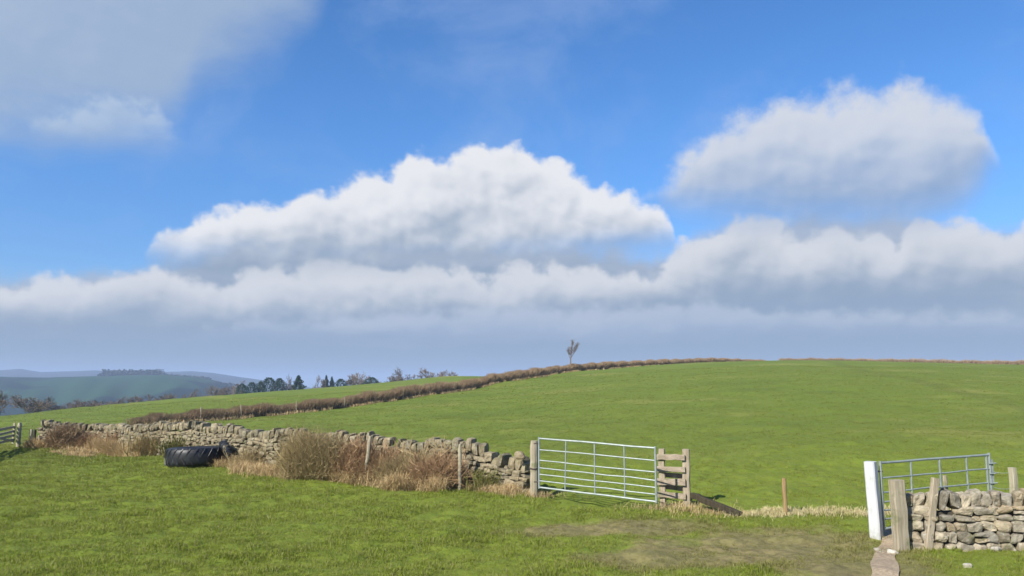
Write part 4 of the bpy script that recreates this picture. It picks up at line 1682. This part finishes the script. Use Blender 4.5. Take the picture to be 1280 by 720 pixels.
w = bpy.data.worlds.new('World')
scene.world = w
w.cycles.sampling_method = 'MANUAL'
w.cycles.sample_map_resolution = 256
w.use_nodes = True
nt = w.node_tree
bg = nt.nodes['Background']
STR = .10
EXPO = .75
CK = STR * 2 ** EXPO      # cloud brightness is given as seen through the exposure
bg.inputs[1].default_value = STR
sky = nt.nodes.new('ShaderNodeTexSky')
sky.sky_type = 'NISHITA'
sky.sun_disc = False
sky.sun_elevation = SUN_EL
sky.sun_rotation = SUN_ROT
sky.altitude = 300
sky.air_density = 1.0
sky.dust_density = .6
sky.ozone_density = 2.5
tc = nt.nodes.new('ShaderNodeTexCoord')
dirv = VM(nt, 'NORMALIZE', tc.outputs['Generated'])
sp3 = nd(nt, 'ShaderNodeSeparateXYZ', {0: dirv})
AZ = M(nt, 'MULTIPLY', M(nt, 'ARCTAN2', sp3.outputs[0], sp3.outputs[1]), 180 / math.pi)
EL = M(nt, 'MULTIPLY', M(nt, 'ARCSINE', sp3.outputs[2]), 180 / math.pi)
AZN = nd(nt, 'ShaderNodeMapRange', {0: AZ, 1: -45.0, 2: 45.0, 3: 0.0, 4: 1.0}).outputs[0]
UV = nd(nt, 'ShaderNodeCombineXYZ', {0: AZ, 1: M(nt, 'MULTIPLY', EL, 1.15), 2: 0.0}).outputs[0]
ELMAX = 50.0


def curve(pts, pad=0):
    """a profile of elevation over azimuth given as photo pixels"""
    n = nt.nodes.new('ShaderNodeFloatCurve')
    c = n.mapping.curves[0]
    q = sorted([((a + 45) / 90, e / ELMAX) for a, e in [azel(x, y) for x, y in pts]])
    q = [(min(1, max(0, a)), min(1, max(0, e))) for a, e in q]
    while len(c.points) < len(q):
        c.points.new(.5, .5)
    for p_, (a, e) in zip(c.points, q):
        p_.location = (a, e)
        p_.handle_type = 'AUTO_CLAMPED'
    n.mapping.extend = 'HORIZONTAL'
    n.mapping.use_clip = True
    n.mapping.update()
    nt.links.new(AZN, n.inputs['Value'])
    return M(nt, 'MULTIPLY', n.outputs[0], ELMAX)


def fbm(seed, scale, detail=5.0, rough=.55, off=(0, 0), sx=1.0, dist=0.0):
    v = VM(nt, 'ADD', VM(nt, 'MULTIPLY', UV, (sx, 1, 1)), (off[0] * sx + seed * 37.3, off[1] + seed * 71.7, 0))
    return noise(nt, v, scale, detail, rough, dims='2D', dist=dist)


def billow(seed, scale, off=(0, 0)):
    """rounded cauliflower lumps"""
    v = VM(nt, 'ADD', UV, (off[0] + seed * 53.1, off[1] + seed * 29.3, 0))
    wv = nd(nt, 'ShaderNodeTexNoise', {'Vector': v, 'Scale': scale * 1.2, 'Detail': 3.0}, noise_dimensions='2D').outputs[1]
    v = VM(nt, 'ADD', v, VM(nt, 'MULTIPLY', VM(nt, 'SUBTRACT', wv, (.5, .5, .5)), (.35 / scale, .35 / scale, 0)))
    n = nd(nt, 'ShaderNodeTexVoronoi', {'Vector': v, 'Scale': scale, 'Smoothness': .55, 'Detail': 2.5, 'Roughness': .5}, feature='SMOOTH_F1', voronoi_dimensions='2D')
    return M(nt, 'SUBTRACT', 1.0, n.outputs[0])


def cloud(col, seed, top, base, amp_t, amp_b, soft_t, soft_b, white, grey, dens=1.0, relief=1.0, scale=.28, bias=0.0, lump=.5, rim=.25, streak=0.0):
    t_, b_ = curve(top), curve(base)
    n = fbm(seed, scale, 6, .58)
    bl = billow(seed, scale * 1.5)
    shape = M(nt, 'ADD', M(nt, 'MULTIPLY', M(nt, 'SUBTRACT', n, .5), 2 * (1 - lump)), M(nt, 'MULTIPLY', M(nt, 'SUBTRACT', bl, .55), 2 * lump))
    dt = M(nt, 'ADD', M(nt, 'SUBTRACT', t_, EL), M(nt, 'MULTIPLY', shape, amp_t))
    n2 = fbm(seed + 3, scale * .8, 5, .6, sx=.5)
    db = M(nt, 'ADD', M(nt, 'SUBTRACT', EL, b_), M(nt, 'MULTIPLY', M(nt, 'SUBTRACT', n2, .5), 2 * amp_b))
    edge = fbm(seed + 5, scale * 3.4, 5, .65)
    dt2 = M(nt, 'ADD', dt, M(nt, 'MULTIPLY', M(nt, 'SUBTRACT', edge, .5), soft_t * 1.1))
    al = M(nt, 'MULTIPLY', sstep(nt, dt2, -.45 * soft_t, .6 * soft_t), sstep(nt, db, -.3 * soft_b, .7 * soft_b))
    al = M(nt, 'MULTIPLY', al, dens)
    # shading: thick and high is bright, the underside is grey, big lumps are lit from the upper left
    f1, f2 = fbm(seed, scale * .62, 3.0, .5), fbm(seed, scale * .62, 3.0, .5, off=(-.6, 1.0))
    bl_o = billow(seed, scale * 1.5, off=(-.35, .6))
    rl = M(nt, 'ADD', M(nt, 'MULTIPLY', M(nt, 'SUBTRACT', f1, f2), 2.2), M(nt, 'MULTIPLY', M(nt, 'SUBTRACT', bl, bl_o), .50))
    hgt = M(nt, 'DIVIDE', db, M(nt, 'MAXIMUM', M(nt, 'SUBTRACT', t_, b_), 1.0))
    lit = M(nt, 'ADD', M(nt, 'ADD', M(nt, 'MULTIPLY', hgt, .95), bias), M(nt, 'MULTIPLY', rl, relief))
    lit = M(nt, 'ADD', lit, M(nt, 'MULTIPLY', sstep(nt, dt, 2.2, .2), rim))
    if streak:
        sk = fbm(seed + 9, .22, 5, .6, sx=.16)
        lit = M(nt, 'ADD', lit, M(nt, 'MULTIPLY', M(nt, 'SUBTRACT', sk, .5), streak))
    lit = sstep(nt, lit, .02, 1.0)
    cc = mixc(nt, lit, tuple(g / CK for g in grey), tuple(g / CK for g in white))
    return mixc(nt, al, col, cc)


skyc = mixc(nt, 1.0, sky.outputs[0], mixc(nt, sstep(nt, EL, 20, 4), (.68, .87, 1.10), (.58, .71, .92)), 'MULTIPLY')
hs = nd(nt, 'ShaderNodeHueSaturation', {'Saturation': 1.10, 'Value': 1.0, 'Color': skyc})
c = hs.outputs[0]
# thin high wisps
wn_ = fbm(21, .085, 6, .6, sx=.8, dist=.25)
wm_ = M(nt, 'MULTIPLY', sstep(nt, wn_, .44, .80), sstep(nt, EL, 6, 14))
c = mixc(nt, M(nt, 'MULTIPLY', wm_, .34), c, (.36 / CK, .50 / CK, .80 / CK))
# low pale grey bank towards the horizon
c = cloud(c, 1, [(-300, 345), (0, 348), (150, 335), (230, 310), (400, 296), (750, 304), (830, 318), (880, 292), (1000, 270), (1280, 280), (1600, 290)], [(-300, 640), (640, 640), (1600, 640)], 1.0, .3, 2.0, 1.0,
          (.44, .50, .605), (.28, .365, .49), .97, .25, .10, -.3, .3, 0, 2.0)
# row of distant cumulus
c = cloud(c, 2, [(-300, 365), (-60, 362), (0, 354), (60, 341), (120, 335), (200, 331), (260, 337), (330, 333), (400, 324), (480, 322), (560, 327), (600, 337), (650, 330), (720, 332),
                 (780, 337), (820, 330), (845, 306), (880, 285), (920, 264), (960, 271), (1000, 286), (1050, 278), (1090, 284), (1120, 299), (1140, 268), (1180, 259), (1230, 264), (1262, 285),
                 (1290, 271), (1400, 270), (1600, 280)],
          [(-300, 416), (0, 416), (300, 416), (600, 408), (800, 394), (860, 384), (1000, 378), (1280, 378), (1600, 380)], 1.5, .7, 1.0, 3.2, (.72, .74, .785), (.30, .385, .51), .93, .55, .22, .10, .5, .16)
# thin bright streaks under them
c = cloud(c, 3, [(-300, 430), (200, 425), (280, 405), (400, 393), (500, 390), (560, 384), (640, 378), (700, 383), (760, 379), (860, 377), (960, 383), (1280, 386), (1600, 390)],
          [(-300, 425), (200, 424), (300, 422), (640, 426), (960, 420), (1280, 416), (1600, 412)], 1.0, .8, 1.0, 2.0, (.50, .565, .68), (.34, .44, .61), .75, .6, .24, .1, .5, .2, .6)
# upper right cumulus, softer and greyer
c = cloud(c, 4, [(700, 300), (790, 256), (815, 236), (850, 198), (900, 154), (960, 126), (1020, 111), (1080, 101), (1140, 107), (1190, 120), (1225, 142), (1246, 190), (1264, 235), (1400, 300)],
          [(700, 266), (790, 256), (815, 262), (850, 276), (900, 284), (960, 290), (1080, 290), (1140, 286), (1190, 274), (1225, 245), (1246, 210), (1264, 205), (1400, 205)],
          1.5, 1.2, 2.0, 4.6, (.68, .715, .785), (.27, .39, .60), .95, .5, .17, .06, .5, .12)
# central cumulus
c = cloud(c, 5, [(60, 360), (168, 345), (184, 305), (200, 278), (230, 266), (300, 256), (370, 238), (410, 226), (450, 218), (480, 206), (520, 190), (560, 186), (600, 180), (640, 182), (690, 193), (728, 216),
                 (746, 236), (770, 236), (805, 244), (832, 258), (846, 285), (860, 330), (900, 350)],
          [(60, 300), (165, 314), (188, 322), (230, 332), (300, 338), (400, 340), (500, 338), (600, 330), (750, 322), (832, 312), (856, 306), (900, 300)],
          1.5, .9, 1.0, 3.6, (.85, .855, .88), (.33, .41, .53), .98, .6, .21, .12, .55, .16)
# grey sheet at the upper left
c = cloud(c, 6, [(-400, -500), (0, -500), (300, -400), (400, -300), (600, -350), (900, -380)],
          [(-400, 210), (-100, 200), (0, 190), (60, 194), (120, 190), (190, 178), (222, 156), (245, 120), (275, 96), (330, 72), (380, 40), (410, -10), (440, -200), (600, -450), (900, -450)],
          1.0, 3.4, 2.0, 6.5, (.47, .56, .69), (.36, .47, .64), .90, .6, .17, .0, .3, 0, .8)
# its brighter lower lump
c = cloud(c, 7, [(-50, 170), (40, 152), (80, 126), (110, 116), (150, 114), (180, 120), (205, 142), (225, 170), (300, 200)],
          [(-50, 172), (40, 172), (80, 178), (150, 184), (205, 178), (225, 172), (300, 160)], 1.6, 1.2, 1.8, 3.0, (.50, .61, .755), (.36, .47, .65), .7, .6, .3, .1, .4, .2)
nt.links.new(c, bg.inputs[0])

# ------------------------------------------------------------------ render settings
scene.view_settings.view_transform = 'Standard'
scene.view_settings.look = 'None'
scene.view_settings.exposure = EXPO
scene.view_settings.gamma = 1.0
scene.render.engine = 'CYCLES'
cy_ = scene.cycles
cy_.use_denoising = True
cy_.max_bounces = 5
cy_.diffuse_bounces = 2
cy_.glossy_bounces = 2
cy_.transmission_bounces = 3
cy_.volume_bounces = 0
cy_.transparent_max_bounces = 4
cy_.use_adaptive_sampling = True
cy_.adaptive_threshold = .015
